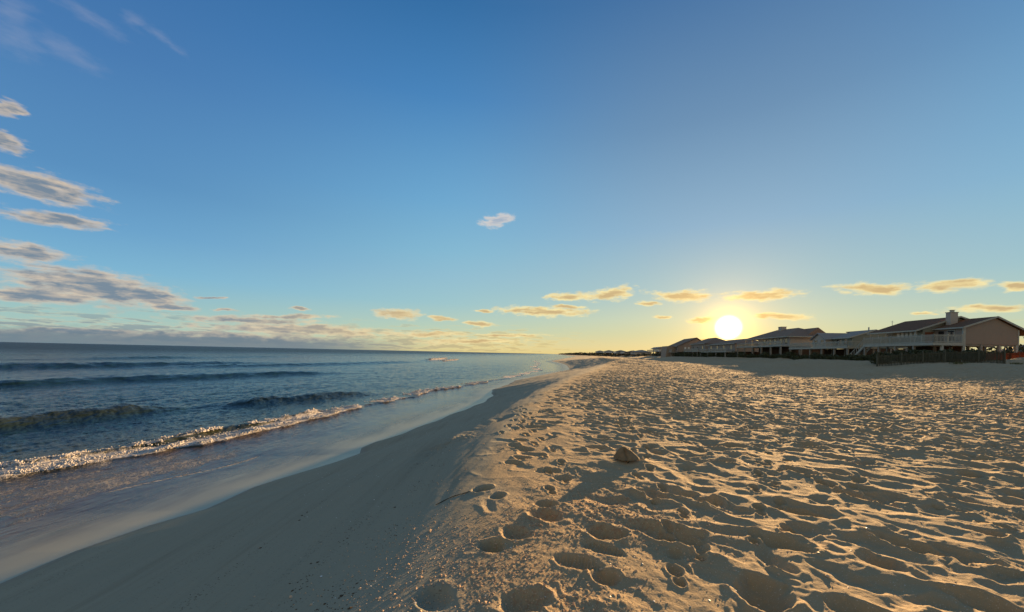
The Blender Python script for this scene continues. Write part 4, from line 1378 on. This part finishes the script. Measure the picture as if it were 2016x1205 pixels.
# cracked mound of sand
def mound():
    bm = bmesh.new()
    n, k = 40, 16
    rings = []
    for j in range(k + 1):
        t = j / k
        row = []
        for i in range(n):
            an = 2 * math.pi * i / n
            rx = .20 if math.cos(an) > 0 else .155
            rad = t ** .85
            z = .155 * (1 - t) ** .95 + .03 * math.cos(an * 2 + .6) * (1 - t) * t * 2
            x = math.cos(an) * rx * rad - .03 * (1 - t); y = math.sin(an) * .15 * rad
            # crack down the front
            dcr = abs(((an - 4.95 + .25 * t + math.pi) % (2 * math.pi)) - math.pi)
            if t > .03 and t < .95:
                z -= .045 * math.exp(-(dcr * rad / .055) ** 2)
            if an > math.pi and an < 4.9:
                z -= .02 * math.sin(math.pi * t); y -= .012 * math.sin(math.pi * t)
            q = float(vn(np.array([x * 22.]), np.array([y * 22. + 3]), 5)[0])
            row.append(bm.verts.new((x, y, z + q * .008)))
        rings.append(row)
    for a_, b_ in zip(rings, rings[1:]):
        for i in range(n):
            try:
                bm.faces.new((a_[i], b_[i], b_[(i + 1) % n], a_[(i + 1) % n]))
            except ValueError:
                pass
    bmesh.ops.remove_doubles(bm, verts=bm.verts[:], dist=.0005)
    bmesh.ops.recalc_face_normals(bm, faces=bm.faces[:])
    me = bpy.data.meshes.new('sand_mound'); bm.to_mesh(me); bm.free()
    me.polygons.foreach_set('use_smooth', np.ones(len(me.polygons), bool))
    me.materials.append(M['packed'])
    o = bpy.data.objects.new('sand_mound', me); COL.objects.link(o)
    o.location = (1.60, 5.36, gz(1.60, 5.36) + .01)
    tag(o, 'cone shaped heap of sand with a crack down its side amid the footprints', 'sand mound')


mound()

# ================================================================== foam thrown up by the breakers
n = 30000
y = np.exp(rng.uniform(math.log(6.8), math.log(42), n))
kind_ = rng.uniform(0, 1, n)
b = sb(y)
rag = np.zeros(n)
s1 = b - .08 + np.abs(rng.normal(size=n)) * .50
second = (kind_ > .62) & (y < 20)
s2 = b + 1.15 - .25 * np.sin(y * .8) - .05 + np.abs(rng.normal(size=n)) * .22
s = np.where(second, s2, s1)
x = wl(y) - s
h_ = sea_height(x, y)
al = h_[7]
part = vn(al * .28, al * 0, 111) + .75 * (1 - ss(16, 26, y)) - .25 * ss(26, 60, y)
clump = vn(al * 1.3, s * 2.5, 131)
keep = np.where(second, (h_[5] > .3) & (clump > .02) & (vn(al * .7, al * 0, 112) > -.2), (part > -.1) & (clump > -.22))
x, y, z, clump = x[keep], y[keep], h_[0][keep], clump[keep]
S = rng.uniform(.004, .020, len(x)) * (1 + .035 * y) * (.6 + np.clip(clump, 0, 1) * 1.2)
# the two small breakers far out
m_ = 900
yb_ = rng.uniform(112, 138, m_) * QS
sb_ = np.where(rng.uniform(0, 1, m_) > .4, 37.6, 33.6) * QS + np.abs(rng.normal(size=m_)) * .8
xb_ = wl(yb_) - sb_
hb_ = sea_height(xb_, yb_)[0]
z = z + S * rng.uniform(0, 1.0, len(x)) + np.clip(clump, 0, 1) * .09 * rng.uniform(0, 1, len(x))
x = np.concatenate([x, xb_]); y = np.concatenate([y, yb_]); z = np.concatenate([z, hb_ + rng.uniform(0, .28, m_)]); S = np.concatenate([S, rng.uniform(.06, .22, m_)])
lumps_mesh('sea_foam', np.stack([x, y, z], -1), S, M['foam'], .9, 9, 1, 'stuff', 'tumbling white foam along the breaking wavelet', 'foam')
